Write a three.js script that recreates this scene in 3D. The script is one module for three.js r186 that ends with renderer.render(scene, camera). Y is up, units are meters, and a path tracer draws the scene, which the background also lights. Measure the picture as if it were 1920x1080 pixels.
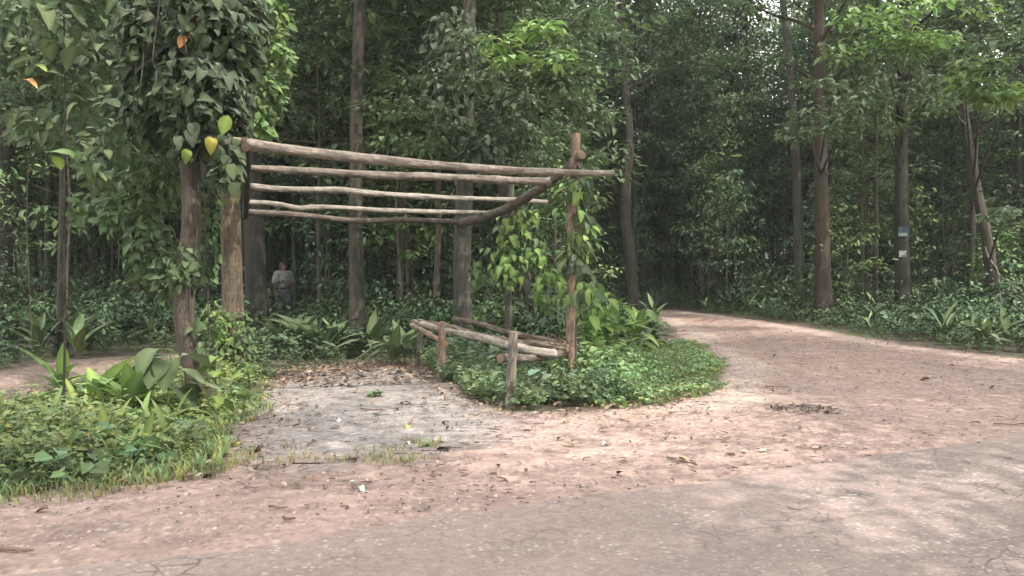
import * as THREE from 'three';
import { MarchingCubes } from 'three/addons/objects/MarchingCubes.js';

// ------------------------------------------------------------------ camera, sky, sun, exposure
const scene = new THREE.Scene();
const EYE = 1.4, F = 1500, HORIZON = 512;                 // lens of the photograph, in its own 1920 x 1080 pixels
const PITCH = Math.atan((540 - HORIZON) / F);
const camera = new THREE.PerspectiveCamera(2 * Math.atan(540 / F) * 180 / Math.PI, 16 / 9, 0.05, 900);
camera.position.set(0, EYE, 0);
camera.rotation.x = -PITCH;
scene.add(camera);

const SUN = new THREE.Vector3(0.6, 1.08, 0.55).normalize();
{
  const W = 256, H = 128, data = new Float32Array(W * H * 4);
  for (let j = 0; j < H; j++) for (let i = 0; i < W; i++) {
    const up = ((j + 0.5) / H - 0.5) * Math.PI, a = ((i + 0.5) / W - 0.5) * 2 * Math.PI;
    const d = new THREE.Vector3(Math.cos(a) * Math.cos(up), Math.sin(up), Math.sin(a) * Math.cos(up));
    const c = d.dot(SUN), glow = 0.30 * Math.pow(Math.max(0, c * 0.5 + 0.5), 6) + 0.5 * Math.pow(Math.max(0, c), 40);
    const b = 0.92 + 0.10 * Math.max(0, d.y) + glow;
    const k = (j * W + i) * 4;
    const low = d.y < 0 ? 0.35 : 1;
    data[k] = b * 0.99 * low; data[k + 1] = b * 1.0 * low; data[k + 2] = b * 1.01 * low; data[k + 3] = 1;
  }
  const sky = new THREE.DataTexture(data, W, H, THREE.RGBAFormat, THREE.FloatType);
  sky.mapping = THREE.EquirectangularReflectionMapping; sky.magFilter = THREE.LinearFilter; sky.needsUpdate = true;
  scene.background = sky; scene.environment = sky;
}
const sun = new THREE.DirectionalLight(new THREE.Color(1, 0.94, 0.86), 1.7);
sun.position.copy(SUN).multiplyScalar(80);
sun.castShadow = true; sun.shadow.radius = 1;
sun.shadow.mapSize.set(4096, 4096);
Object.assign(sun.shadow.camera, { left: -45, right: 45, top: 45, bottom: -45, near: 1, far: 220 });
scene.add(sun); scene.add(sun.target);
const EXPOSURE = 4.0;
scene.fog = new THREE.FogExp2(0xe2eae0, 0.0008);

// ------------------------------------------------------------------ helpers
function rng(s) { return () => { s = (s + 0x6d2b79f5) | 0; let t = Math.imul(s ^ (s >>> 15), 1 | s); t = (t + Math.imul(t ^ (t >>> 7), 61 | t)) ^ t; return ((t ^ (t >>> 14)) >>> 0) / 4294967296; }; }
const clamp = (x, a = 0, b = 1) => Math.min(b, Math.max(a, x));
const mix = (a, b, t) => a + (b - a) * t;
const sstep = (a, b, x) => { const t = clamp((x - a) / (b - a)); return t * t * (3 - 2 * t); };
const V = (x, y, z) => new THREE.Vector3(x, y, z);
const UP = V(0, 1, 0);
function hash2(x, y, s) { let h = Math.imul(x, 374761393) + Math.imul(y, 668265263) + Math.imul(s, 982451653); h = Math.imul(h ^ (h >>> 13), 1274126177); return ((h ^ (h >>> 16)) >>> 0) / 4294967296; }
function vnoise(x, y, s = 0) {
  const xi = Math.floor(x), yi = Math.floor(y), fx = x - xi, fy = y - yi, u = fx * fx * (3 - 2 * fx), v = fy * fy * (3 - 2 * fy);
  return mix(mix(hash2(xi, yi, s), hash2(xi + 1, yi, s), u), mix(hash2(xi, yi + 1, s), hash2(xi + 1, yi + 1, s), u), v) * 2 - 1;
}
function fbm(x, y, o = 4, s = 0) { let a = 0, k = 1, t = 0; for (let i = 0; i < o; i++) { a += k * vnoise(x, y, s + i * 17); t += k; k *= 0.5; x *= 2.03; y *= 2.03; } return a / t; }

// where a pixel of the 1920 x 1080 photograph lies: on flat ground, or at a depth
function ray(px, py) { return V((px - 960) / F, -(py - 540) / F, -1).applyAxisAngle(V(1, 0, 0), -PITCH); }
function G(px, py, y = 0) { const d = ray(px, py), t = (y - EYE) / d.y; return V(d.x * t, y, d.z * t); }
function P(px, py, Z) { const d = ray(px, py), t = Z / -d.z; return V(d.x * t, EYE + d.y * t, d.z * t); }
function pixX(p) { return 960 + F * p.x / -p.z; }

const counts = {};
function numbered(n) { const k = counts[n] = (counts[n] ?? -1) + 1; return k ? n + '_' + String(k).padStart(3, '0') : n; }
function tag(o, label, category, group) { o.userData.label = label; o.userData.category = category; if (group) o.userData.group = group; return o; }
function thing(name, label, category, pos = V(0, 0, 0), group) { const o = new THREE.Group(); o.name = numbered(name); o.position.copy(pos); scene.add(o); return tag(o, label, category, group); }
function mesh(name, geo, mat, parent = scene) { const m = new THREE.Mesh(geo, mat); m.name = parent === scene ? numbered(name) : name; m.castShadow = m.receiveShadow = true; parent.add(m); return m; }
function structure(name, geo, mat) { const m = mesh(name, geo, mat); m.userData.kind = 'structure'; return m; }

class MB {
  constructor() { this.p = []; this.c = []; this.u = []; this.n = []; this.i = []; this.smooth = false; }
  vert(x, y, z, c, u = 0, v = 0) { this.p.push(x, y, z); this.c.push(c[0], c[1], c[2]); this.u.push(u, v); return this.p.length / 3 - 1; }
  geo(origin, normals = false) {
    const g = new THREE.BufferGeometry(), p = new Float32Array(this.p);
    if (origin) for (let k = 0; k < p.length; k += 3) { p[k] -= origin.x; p[k + 1] -= origin.y; p[k + 2] -= origin.z; }
    g.setAttribute('position', new THREE.BufferAttribute(p, 3));
    g.setAttribute('color', new THREE.BufferAttribute(new Float32Array(this.c), 3));
    g.setAttribute('uv', new THREE.BufferAttribute(new Float32Array(this.u), 2));
    g.setIndex(new THREE.BufferAttribute(new Uint32Array(this.i), 1));
    if (normals) g.computeVertexNormals();
    return g;
  }
  // tapered tube through points; r: number list; noise makes bark irregular; vertex colour by function
  tube(pts, rad, seg = 8, col = [1, 1, 1], opt = {}) {
    const n = pts.length, T = [], rings = [];
    for (let k = 0; k < n; k++) T.push(pts[Math.min(n - 1, k + 1)].clone().sub(pts[Math.max(0, k - 1)]).normalize());
    let N = Math.abs(T[0].y) < 0.9 ? UP.clone() : V(1, 0, 0); N.sub(T[0].clone().multiplyScalar(N.dot(T[0]))).normalize();
    let len = 0; const s0 = opt.seed ?? 0;
    for (let k = 0; k < n; k++) {
      if (k) { len += pts[k].distanceTo(pts[k - 1]); N.sub(T[k].clone().multiplyScalar(N.dot(T[k]))).normalize(); }
      const B = T[k].clone().cross(N), ring = [];
      for (let a = 0; a <= seg; a++) {
        const th = a / seg * Math.PI * 2, w = opt.noise ? 1 + opt.noise * fbm(Math.cos(th) * 1.4 + s0, Math.sin(th) * 1.4 + len * (opt.freq ?? 3) + s0 * 3, 3, 5) : 1;
        const r = rad[k] * w, x = Math.cos(th) * r, y = Math.sin(th) * r, q = pts[k];
        const c = typeof col === 'function' ? col(k / (n - 1), th, q) : col;
        ring.push(this.vert(q.x + N.x * x + B.x * y, q.y + N.y * x + B.y * y, q.z + N.z * x + B.z * y, c, a / seg * Math.max(0.12, Math.round(rad[0] * 6.283 / 0.25) * 0.25), len));
      }
      rings.push(ring);
    }
    for (let k = 0; k + 1 < n; k++) for (let a = 0; a < seg; a++) { const A = rings[k][a], B = rings[k][a + 1], C = rings[k + 1][a + 1], D = rings[k + 1][a]; this.i.push(A, B, C, A, C, D); }
    if (opt.cap !== undefined) for (const [k, s] of [[0, -1], [n - 1, 1]]) {
      const q = pts[k].clone().addScaledVector(T[k], s * rad[k] * 0.12), c0 = this.vert(q.x, q.y, q.z, opt.cap), rr = rings[k].map((v) => this.vert(this.p[v * 3], this.p[v * 3 + 1], this.p[v * 3 + 2], opt.cap));
      for (let a = 0; a < seg; a++) s > 0 ? this.i.push(c0, rr[a], rr[a + 1]) : this.i.push(c0, rr[a + 1], rr[a]);
    }
    return this;
  }
  // small leaf: two triangles folded along the midrib (three more for a rounder one)
  leaf(p, d, n, L, W, c, round = false) {
    const s = d.clone().cross(n).normalize(), m = s.clone().cross(d);
    const f = W * 0.16, e = L * 0.12, at = (t, w, h) => this.vert(p.x + d.x * L * t + s.x * w + m.x * h, p.y + d.y * L * t + s.y * w + m.y * h, p.z + d.z * L * t + s.z * w + m.z * h, c);
    if (!round) { const a = at(0, 0, 0), b = at(0.46, W / 2, f), t = at(1, 0, -e), l = at(0.46, -W / 2, f); this.i.push(a, b, t, a, t, l); return; }
    const a = at(0, 0, 0), r1 = at(0.26, W * 0.42, f), r2 = at(0.64, W * 0.43, f * 0.7), t = at(1, 0, -e), l2 = at(0.64, -W * 0.43, f * 0.7), l1 = at(0.26, -W * 0.42, f), k = at(0.5, 0, 0);
    this.i.push(a, r1, k, r1, r2, k, r2, t, k, t, l2, k, l2, l1, k, l1, a, k);
  }
}
function dirRand(R) { const z = R() * 2 - 1, a = R() * 6.2832, r = Math.sqrt(1 - z * z); return V(Math.cos(a) * r, z, Math.sin(a) * r); }
function jitter(R, c, b = 0.3, y = 0.12) { const k = 1 + (R() * 2 - 1) * b, t = (R() * 2 - 1) * y; return [c[0] * k * (1 + t), c[1] * k, c[2] * k * (1 - t)]; }
// a clump of leaves round a twig end: flattened, leaves pointing outwards and down a little
function clump(mb, R, c, rad, flat, n, L, col, round = false, droop = 0.25) {
  const tone = 0.72 + R() * 0.56;
  for (let k = 0; k < n; k++) {
    const q = dirRand(R), rr = Math.pow(R(), 0.45); q.y *= flat;
    const p = c.clone().addScaledVector(q, rad * rr);
    const d = V(q.x + (R() - 0.5) * 1.1, -droop + (R() - 0.5) * 0.9, q.z + (R() - 0.5) * 1.1).normalize();
    const nn = V((R() - 0.5) * 0.9, 1, (R() - 0.5) * 0.9 ).normalize();
    const l = L * (0.65 + R() * 0.6);
    mb.leaf(p, d, nn, l, l * (0.42 + R() * 0.16), jitter(R, col.map((x) => x * tone)), round);
  }
}

// ------------------------------------------------------------------ colours (linear, real-world)
const C = {
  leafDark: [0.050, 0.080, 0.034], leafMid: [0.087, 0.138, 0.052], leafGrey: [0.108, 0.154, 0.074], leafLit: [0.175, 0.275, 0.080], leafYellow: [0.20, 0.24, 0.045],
  stem: [0.085, 0.070, 0.050], bark: [0.10, 0.078, 0.058],
};

// ------------------------------------------------------------------ textures
function dataTex(W, H, fn, srgb = true) {
  const d = new Uint8Array(W * H * 4);
  for (let j = 0; j < H; j++) for (let i = 0; i < W; i++) {
    const c = fn(i, j), k = (j * W + i) * 4;
    for (let q = 0; q < 3; q++) { const x = clamp(c[q]); d[k + q] = srgb ? Math.round(255 * (x <= 0.0031308 ? 12.92 * x : 1.055 * Math.pow(x, 1 / 2.4) - 0.055)) : Math.round(255 * x); }
    d[k + 3] = 255;
  }
  const t = new THREE.DataTexture(d, W, H); t.wrapS = t.wrapT = THREE.RepeatWrapping; t.magFilter = THREE.LinearFilter; t.minFilter = THREE.LinearMipmapLinearFilter;
  if (srgb) t.colorSpace = THREE.SRGBColorSpace; t.needsUpdate = true; return t;
}
// periodic noise for tiles
function pnoise(x, y, per, s) { const xi = Math.floor(x), yi = Math.floor(y), fx = x - xi, fy = y - yi, u = fx * fx * (3 - 2 * fx), v = fy * fy * (3 - 2 * fy), m = (a) => ((a % per) + per) % per; return mix(mix(hash2(m(xi), m(yi), s), hash2(m(xi + 1), m(yi), s), u), mix(hash2(m(xi), m(yi + 1), s), hash2(m(xi + 1), m(yi + 1), s), u), v) * 2 - 1; }
const barkH = new Float32Array(256 * 512);
for (let j = 0; j < 512; j++) for (let i = 0; i < 256; i++) {
  const x = i / 256, y = j / 512, w = pnoise(x * 6, y * 6, 6, 3) * 0.5;
  const f = Math.abs(pnoise(x * 16 + w, y * 8, 8 * 2, 7)), g = Math.abs(pnoise(x * 32 + w * 2, y * 16, 32, 9)), fine = pnoise(x * 64, y * 64, 64, 11);
  barkH[j * 256 + i] = clamp(Math.pow(f, 0.6) * 0.62 + g * 0.25 + fine * 0.12 + 0.1);
}
const barkMap = dataTex(256, 512, (i, j) => { const h = barkH[j * 256 + i], m = pnoise(i / 32, j / 64, 8, 21), l = sstep(0.35, 0.7, pnoise(i / 16, j / 16, 16, 33)) * 0.5; const b = 0.35 + 0.75 * h + 0.25 * m; return [b * (1 - l * 0.1), b * (1 + l * 0.12), b * (1 - l * 0.05)].map((x) => x * 0.8); });
const barkBump = dataTex(256, 512, (i, j) => { const h = barkH[j * 256 + i]; return [h, h, h]; }, false);
for (const t of [barkMap, barkBump]) t.repeat.set(4, 1.6);
function barkMat(rgb, bump = 0.014) { return new THREE.MeshStandardMaterial({ color: new THREE.Color().setRGB(...rgb), map: barkMap, bumpMap: barkBump, bumpScale: bump, roughness: 0.9, vertexColors: true }); }
const M = {
  bark: barkMat([0.098, 0.078, 0.058]), barkDark: barkMat([0.058, 0.047, 0.036]), barkTan: barkMat([0.24, 0.178, 0.118]), barkCrook: barkMat([0.125, 0.092, 0.068]), barkRed: barkMat([0.105, 0.066, 0.048]), barkGrey: barkMat([0.145, 0.128, 0.104]),
  pole: barkMat([0.30, 0.242, 0.20], 0.007), poleDark: barkMat([0.21, 0.162, 0.128], 0.008), polePale: barkMat([0.40, 0.342, 0.285], 0.005), postRed: barkMat([0.33, 0.215, 0.155], 0.009),
  leaf: new THREE.MeshPhysicalMaterial({ vertexColors: true, roughness: 0.55, specularIntensity: 0.6, side: THREE.DoubleSide }),
  leafThin: new THREE.MeshPhysicalMaterial({ vertexColors: true, roughness: 0.85, specularIntensity: 0.6, transmission: 0.45, thickness: 0, side: THREE.DoubleSide }),
};

// ------------------------------------------------------------------ the lie of the land
const px = (list) => list.map(([x, y]) => { const g = G(x, y); return [g.x, g.z]; });
// signed distance to a polygon, negative inside
function sd(x, z, poly) {
  let best = 1e9, inside = false;
  for (let i = 0, j = poly.length - 1; i < poly.length; j = i++) {
    const [ax, az] = poly[j], [bx, bz] = poly[i], ex = bx - ax, ez = bz - az, wx = x - ax, wz = z - az, t = clamp((wx * ex + wz * ez) / (ex * ex + ez * ez)), dx = wx - ex * t, dz = wz - ez * t, q = dx * dx + dz * dz;
    if (q < best) best = q;
    if ((az > z) !== (bz > z) && x < (bx - ax) * (z - az) / (bz - az) + ax) inside = !inside;
  }
  return inside ? -Math.sqrt(best) : Math.sqrt(best);
}
// bare earth: verge, clearing and the side track that bends away to the right
const BARE = [...px([[-500, 985], [0, 945], [210, 918], [380, 884], [398, 835], [455, 790], [490, 748], [510, 715], [585, 695], [700, 684], [800, 688], [830, 712], [880, 748], [960, 770], [1100, 776], [1235, 764], [1325, 742], [1345, 702], [1325, 655], [1275, 640], [1255, 614], [1235, 598], [1120, 592], [1120, 584], [1270, 582], [1400, 598], [1560, 622], [1700, 648], [1920, 674], [2500, 690]]), [16, -4.5], [16, 6], [-12, 6]];
const SAND = px([[400, 850], [470, 780], [500, 725], [600, 698], [780, 690], [850, 730], [950, 768], [1010, 790], [960, 820], [820, 842], [650, 862], [500, 875]]);
const PATH = [...px([[-700, 745], [0, 697], [90, 680], [230, 668], [352, 664], [352, 690], [250, 705], [130, 735], [0, 765], [-500, 830]])];
const GRASS = px([[1090, 770], [1235, 762], [1322, 741], [1344, 702], [1324, 655], [1270, 641], [1180, 660], [1120, 700]]);
const FARDIRT = px([[-60, 536], [90, 534], [90, 549], [-60, 551]]);
// the asphalt's edge: a straight line that wanders a little
const roadEdge = (x) => -4.72 - 0.455 * x - 0.010 * x * x + 0.06 * fbm(x * 1.3, 3, 3, 4) + 0.02 * fbm(x * 7, 9, 2, 6);
function land(x, z) {
  const r = Math.hypot(x, z), k = 1 - sstep(9, 16, r);
  let h = 0.022 * k * vnoise(x * 0.7, z * 0.7, 2) + 0.008 * k * vnoise(x * 1.7, z * 1.7, 8);
  const road = z - roadEdge(x);
  h -= 0.06 * sstep(0.05, 0.5, road);
  return h;
}
// the same distances looked up in a 10 cm grid
function field(poly, x0, x1, z0, z1, h = 0.1) {
  const nx = Math.ceil((x1 - x0) / h) + 1, nz = Math.ceil((z1 - z0) / h) + 1, f = new Float32Array(nx * nz);
  for (let j = 0; j < nz; j++) for (let i = 0; i < nx; i++) f[j * nx + i] = sd(x0 + i * h, z0 + j * h, poly);
  return (x, z) => { const u = (x - x0) / h, v = (z - z0) / h; if (u < 0 || v < 0 || u >= nx - 1 || v >= nz - 1) return sd(x, z, poly); const i = Math.floor(u), j = Math.floor(v), a = u - i, b = v - j, k = j * nx + i; return mix(mix(f[k], f[k + 1], a), mix(f[k + nx], f[k + nx + 1], a), b); };
}
const dBARE = field(BARE, -20, 20, -34, -2), dSAND = field(SAND, -20, 20, -34, -2), dPATH = field(PATH, -20, 20, -34, -2);
const bareD = (x, z) => dBARE(x, z) + 0.13 * fbm(x * 1.6, z * 1.6, 3, 12);
const pathD = (x, z) => Math.min(dPATH(x, z) + 0.2 * fbm(x, z, 3, 14), sd(x, z, FARDIRT));

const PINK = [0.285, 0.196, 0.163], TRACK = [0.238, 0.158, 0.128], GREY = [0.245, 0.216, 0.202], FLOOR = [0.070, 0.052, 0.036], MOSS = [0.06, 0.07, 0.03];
const mix3 = (a, b, t) => [mix(a[0], b[0], t), mix(a[1], b[1], t), mix(a[2], b[2], t)];
function earth(x, z) {
  const n1 = fbm(x * 0.9, z * 0.9, 4, 31), n2 = fbm(x * 5, z * 5, 4, 37), n3 = fbm(x * 24, z * 24, 2, 41);
  const d = dBARE(x, z) + 0.25 * n1 + 0.12 * n2;
  let c = mix3(PINK, TRACK, sstep(7.5, 15, -z + x * 0.15 + n1 * 2));
  c = mix3(c, [0.38, 0.305, 0.25], 0.55 * sstep(0.5, 0.0, Math.abs(dBARE(x, z) + 0.45 + n1 * 0.4)) * sstep(3, 4, x + 3 * (z < -8)) );
  c = mix3(c, GREY, sstep(0.55, -0.55, dSAND(x, z) + 0.55 * n1 + 0.35 * n2));
  c = c.map((v) => v * (1 + 0.2 * n1 + 0.24 * n2 + 0.26 * n3)); { const w = sstep(0.15, 0.5, fbm(x * 1.7 + 40, z * 1.7, 3, 43)) * 0.35; c = mix3(c, [c[0] * 0.66, c[1] * 0.62, c[2] * 0.62], w); }
  const p = (z > -34 ? dPATH(x, z) : sd(x, z, FARDIRT)) + 0.2 * n1;
  const bare = Math.max(sstep(0.22, -0.12, d), sstep(0.15, -0.15, p));
  c = mix3(c, [0.165, 0.112, 0.090].map((v) => v * (1 + 0.2 * n2)), sstep(0.3, -0.2, p) * sstep(-0.2, 0.3, d));
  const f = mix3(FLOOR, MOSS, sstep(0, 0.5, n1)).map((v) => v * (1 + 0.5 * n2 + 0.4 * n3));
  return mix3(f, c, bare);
}
// ground: rings that widen with distance, one sheet to the horizon
{
  const rings = [0.6]; while (rings[rings.length - 1] < 800) rings.push(rings[rings.length - 1] * 1.026 + 0.004);
  const A = 320, mb = new MB();
  rings.forEach((r) => { for (let a = 0; a <= A; a++) { const t = a / A * Math.PI * 2, x = Math.cos(t) * r, z = Math.sin(t) * r; const near = r < 60 ? land(x, z) : 0; mb.vert(x, near, z, [1, 1, 1], (x + 20) / 40, (z + 40) / 40); } });
  for (let k = 0; k + 1 < rings.length; k++) for (let a = 0; a < A; a++) { const q = k * (A + 1) + a; mb.i.push(q, q + 1, q + A + 2, q, q + A + 2, q + A + 1); }
  const c0 = mb.vert(0, land(0, 0), 0, [1, 1, 1], 0.5, 1); for (let a = 0; a < A; a++) mb.i.push(c0, a + 1, a);
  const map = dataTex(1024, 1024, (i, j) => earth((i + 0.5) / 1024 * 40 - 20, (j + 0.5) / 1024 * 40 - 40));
  const bump = dataTex(512, 512, (i, j) => { const x = i / 512, y = j / 512; const h = 0.5 + 0.3 * pnoise(x * 16, y * 16, 16, 2) + 0.2 * pnoise(x * 48, y * 48, 48, 4) + 0.15 * pnoise(x * 120, y * 120, 120, 6); return [h, h, h]; }, false);
  bump.repeat.set(20, 20);
  map.wrapS = map.wrapT = THREE.MirroredRepeatWrapping;
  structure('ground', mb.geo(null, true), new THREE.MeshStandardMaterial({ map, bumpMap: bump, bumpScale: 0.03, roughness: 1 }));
}
// a sheet of earth over part of the ground, cut to a shape
function sheet(name, x0, x1, z0, z1, step, inside, lift, W, H, color, bumpFn, bumpScale, height = land) {
  const nx = Math.round((x1 - x0) / step), nz = Math.round((z1 - z0) / step), mb = new MB(), id = new Int32Array((nx + 1) * (nz + 1)).fill(-1), ok = new Uint8Array((nx + 1) * (nz + 1));
  for (let j = 0; j <= nz; j++) for (let i = 0; i <= nx; i++) ok[j * (nx + 1) + i] = inside(x0 + (x1 - x0) * i / nx, z0 + (z1 - z0) * j / nz) ? 1 : 0;
  const vid = (i, j) => { const k = j * (nx + 1) + i; if (id[k] < 0) { const x = x0 + (x1 - x0) * i / nx, z = z0 + (z1 - z0) * j / nz; id[k] = mb.vert(x, height(x, z) + lift, z, [1, 1, 1], i / nx, j / nz); } return id[k]; };
  for (let j = 0; j < nz; j++) for (let i = 0; i < nx; i++) { const k = j * (nx + 1) + i; if (ok[k] + ok[k + 1] + ok[k + nx + 1] + ok[k + nx + 2] >= 3) { const a = vid(i, j), b = vid(i + 1, j), c = vid(i + 1, j + 1), d = vid(i, j + 1); mb.i.push(a, d, c, a, c, b); } }
  const map = dataTex(W, H, (i, j) => color(x0 + (x1 - x0) * (i + 0.5) / W, z0 + (z1 - z0) * (j + 0.5) / H));
  const bump = dataTex(W, H, (i, j) => { const h = bumpFn(x0 + (x1 - x0) * (i + 0.5) / W, z0 + (z1 - z0) * (j + 0.5) / H); return [h, h, h]; }, false);
  for (const t of [map, bump]) t.wrapS = t.wrapT = THREE.ClampToEdgeWrapping;
  return structure(name, mb.geo(null, true), new THREE.MeshStandardMaterial({ map, bumpMap: bump, bumpScale, roughness: 0.96 }));
}
const earthBump = (x, z) => clamp(0.5 + 0.34 * fbm(x * 2.2, z * 2.2, 3, 51) + 0.3 * fbm(x * 8, z * 8, 3, 52) + 0.26 * fbm(x * 30, z * 30, 2, 53) + 0.12 * fbm((x + z * 0.3) * 1.5, (z + 0.455 * x) * 12, 2, 54));
// rain-washed streaks and pebbles give the earth its grain
function speck(x, z, cell, s) { const cx = Math.floor(x / cell), cz = Math.floor(z / cell), h = hash2(cx, cz, s); if (h < 0.86) return 0; const ox = (hash2(cx, cz, s + 1) - 0.5) * 0.5, oz = (hash2(cx, cz, s + 2) - 0.5) * 0.5, dx = x / cell - cx - 0.5 - ox, dz = z / cell - cz - 0.5 - oz; return Math.hypot(dx, dz) < 0.22 + 0.2 * hash2(cx, cz, s + 3) ? 1 : 0; }
function earthFine(x, z) {
  let c = earth(x, z);
  const s = speck(x, z, 0.05, 61), s2 = speck(x + 0.3, z, 0.035, 67), s3 = speck(x, z + 0.4, 0.09, 71);
  const streak = fbm(x * 1.2 + 0.5 * z, (z + 0.455 * x) * 9, 3, 73);
  c = c.map((v) => v * (1 + (0.08 + 0.16 * sstep(-7.5, -5, z)) * streak));
  if (s) c = mix3(c, [0.46, 0.39, 0.345], 0.5); if (s2) c = mix3(c, [0.12, 0.085, 0.06], 0.55); if (s3 && fbm(x, z, 2, 75) > 0) c = mix3(c, [0.17, 0.11, 0.08], 0.6);
  return c;
}
sheet('dirt_track', -6, 14, -30, -2, 0.14, (x, z) => bareD(x, z) < 0.02 && dSAND(x, z) > 0.0 && z < roadEdge(x) + 0.5, 0.008, 2048, 1400, earthFine, earthBump, 0.06);
sheet('sand_clearing', -5.2, 1.2, -12.5, -5, 0.1, (x, z) => dSAND(x, z) < 0.12 && bareD(x, z) < 0.05, 0.013, 1024, 1024, earthFine, earthBump, 0.055);
sheet('footpath', -12, -3, -14.5, -7.5, 0.16, (x, z) => pathD(x, z) < 0, 0.008, 512, 512, earthFine, earthBump, 0.055);
// road: worn chip-seal under dust
{
  const crackAt = (x, z) => {
    const wx = x + 0.16 * fbm(x * 3, z * 3, 3, 81), wz = z + 0.16 * fbm(x * 3 + 9, z * 3, 3, 83);
    let f1 = 9, f2 = 9; const k = 7, gx = Math.floor(wx * k), gz = Math.floor(wz * k);
    for (let a = -1; a <= 1; a++) for (let b = -1; b <= 1; b++) { const qx = gx + a + hash2(gx + a, gz + b, 85), qz = gz + b + hash2(gx + a, gz + b, 86), d = Math.hypot(wx * k - qx, wz * k - qz); if (d < f1) { f2 = f1; f1 = d; } else if (d < f2) f2 = d; }
    const zone = sstep(-0.3, 0.3, fbm(x * 0.7 + 3, z * 0.7, 2, 88) + 0.15 * x);
    let c = sstep(0.075, 0.015, f2 - f1) * zone * sstep(-0.1, 0.3, fbm(x * 2.4, z * 2.4 + 7, 3, 89));
    for (const [o, s] of [[1.02, 90], [1.75, 91]]) { const q = z - roadEdge(x) - o - 0.22 * fbm(x * 0.8, s, 3, s); c = Math.max(c, 0.7 * sstep(0.010, 0.002, Math.abs(q)) * sstep(-0.35, 0.1, fbm(x * 1.5, s + 4, 2, s))); }
    return c;
  };
  const TAR = [0.208, 0.158, 0.138], DUST = [0.285, 0.204, 0.175];
  const color = (x, z) => {
    const e = z - roadEdge(x), n = fbm(x * 1.1, z * 1.1, 4, 93), f = fbm(x * 30, z * 30, 2, 95), str = fbm((x + z * 0.3) * 0.6, (z + 0.455 * x) * 5, 3, 97);
    let dust = Math.max(sstep(Math.max(0.25, 0.6 - 0.15 * x), -0.15, e + 0.5 * n + 0.3 * str), 0.6 * sstep(-2.2, 0.4, -x - 0.6 * e + 0.8 * n + 0.5 * str + 0.3));
    let c = mix3(TAR, DUST, clamp(dust * 0.92));
    c = c.map((v) => v * (1 + 0.12 * n + 0.2 * f + 0.08 * str));
    const s = speck(x, z, 0.022, 101), s2 = speck(x + 5, z, 0.016, 103), s4 = speck(x, z, 0.034, 107) && fbm(x * 2, z * 2, 2, 5) > 0.1;
    if (s) c = mix3(c, [0.42, 0.37, 0.34], 0.5 * (1 - dust * 0.6)); if (s2) c = mix3(c, [0.07, 0.06, 0.055], 0.55 * (1 - dust * 0.6)); if (s4) c = mix3(c, [0.47, 0.42, 0.385], 0.5);
    return mix3(c, [0.05, 0.042, 0.038], 0.7 * crackAt(x, z));
  };
  const bump = (x, z) => clamp(0.6 + 0.15 * fbm(x * 3, z * 3, 2, 111) + 0.14 * vnoise(x * 70, z * 70, 113) + (speck(x, z, 0.022, 101) ? 0.15 : 0) - 0.4 * crackAt(x, z));
  sheet('road', -7, 9, -10, -1.2, 0.08, (x, z) => z > roadEdge(x) - 0.35, 0, 2048, 2048, color, bump, 0.012, (x, z) => { const e = z - roadEdge(x); return 0.022 + 0.008 * sstep(0, 2, e) - 0.075 * sstep(0.12, -0.35, e) + 0.010 * fbm(x * 2, z * 2, 2, 117); });
  // the rest of the carriageway, behind and to the sides
  const mb = new MB();
  const strip = (x0, x1, za, zb) => { const n = 40; for (let i = 0; i <= n; i++) { const x = mix(x0, x1, i / n); mb.vert(x, 0.018, za(x), [1, 1, 1]); mb.vert(x, 0.018, zb(x), [1, 1, 1]); if (i) { const k = mb.p.length / 3 - 4; mb.i.push(k, k + 1, k + 3, k, k + 3, k + 2); } } };
  strip(-7, 9, () => -1.2, (x) => roadEdge(x) + 6.2); strip(9, 60, (x) => -9.0 - 0.455 * (x - 9) , (x) => -2.6 - 0.455 * (x - 9)); strip(-60, -7, (x) => -1.9 - 0.455 * (x + 7), (x) => 4.3 - 0.455 * (x + 7));
  structure('road_continuation', mb.geo(null, true), new THREE.MeshStandardMaterial({ color: new THREE.Color().setRGB(0.26, 0.21, 0.19), roughness: 0.96 }));
}

// ------------------------------------------------------------------ trees
const TRUNK_TINT = (t, th, q) => { const m = 0.85 + 0.5 * fbm(q.y * 1.6 + Math.cos(th) * 1.2, Math.sin(th) * 1.2 + q.x * 2 + q.z, 3, 3), g = sstep(0.05, 0.4, fbm(q.y * 0.9 + 9, Math.cos(th) * 1.1 + q.x, 3, 6)), w = sstep(0.5, 0, q.y) * 0.3; return mix3([m * (1 - w), m * (1 - w), m * (0.98 - w)], [m * 0.85, m * 1.1, m * 0.7], 0.6 * g); };
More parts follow.
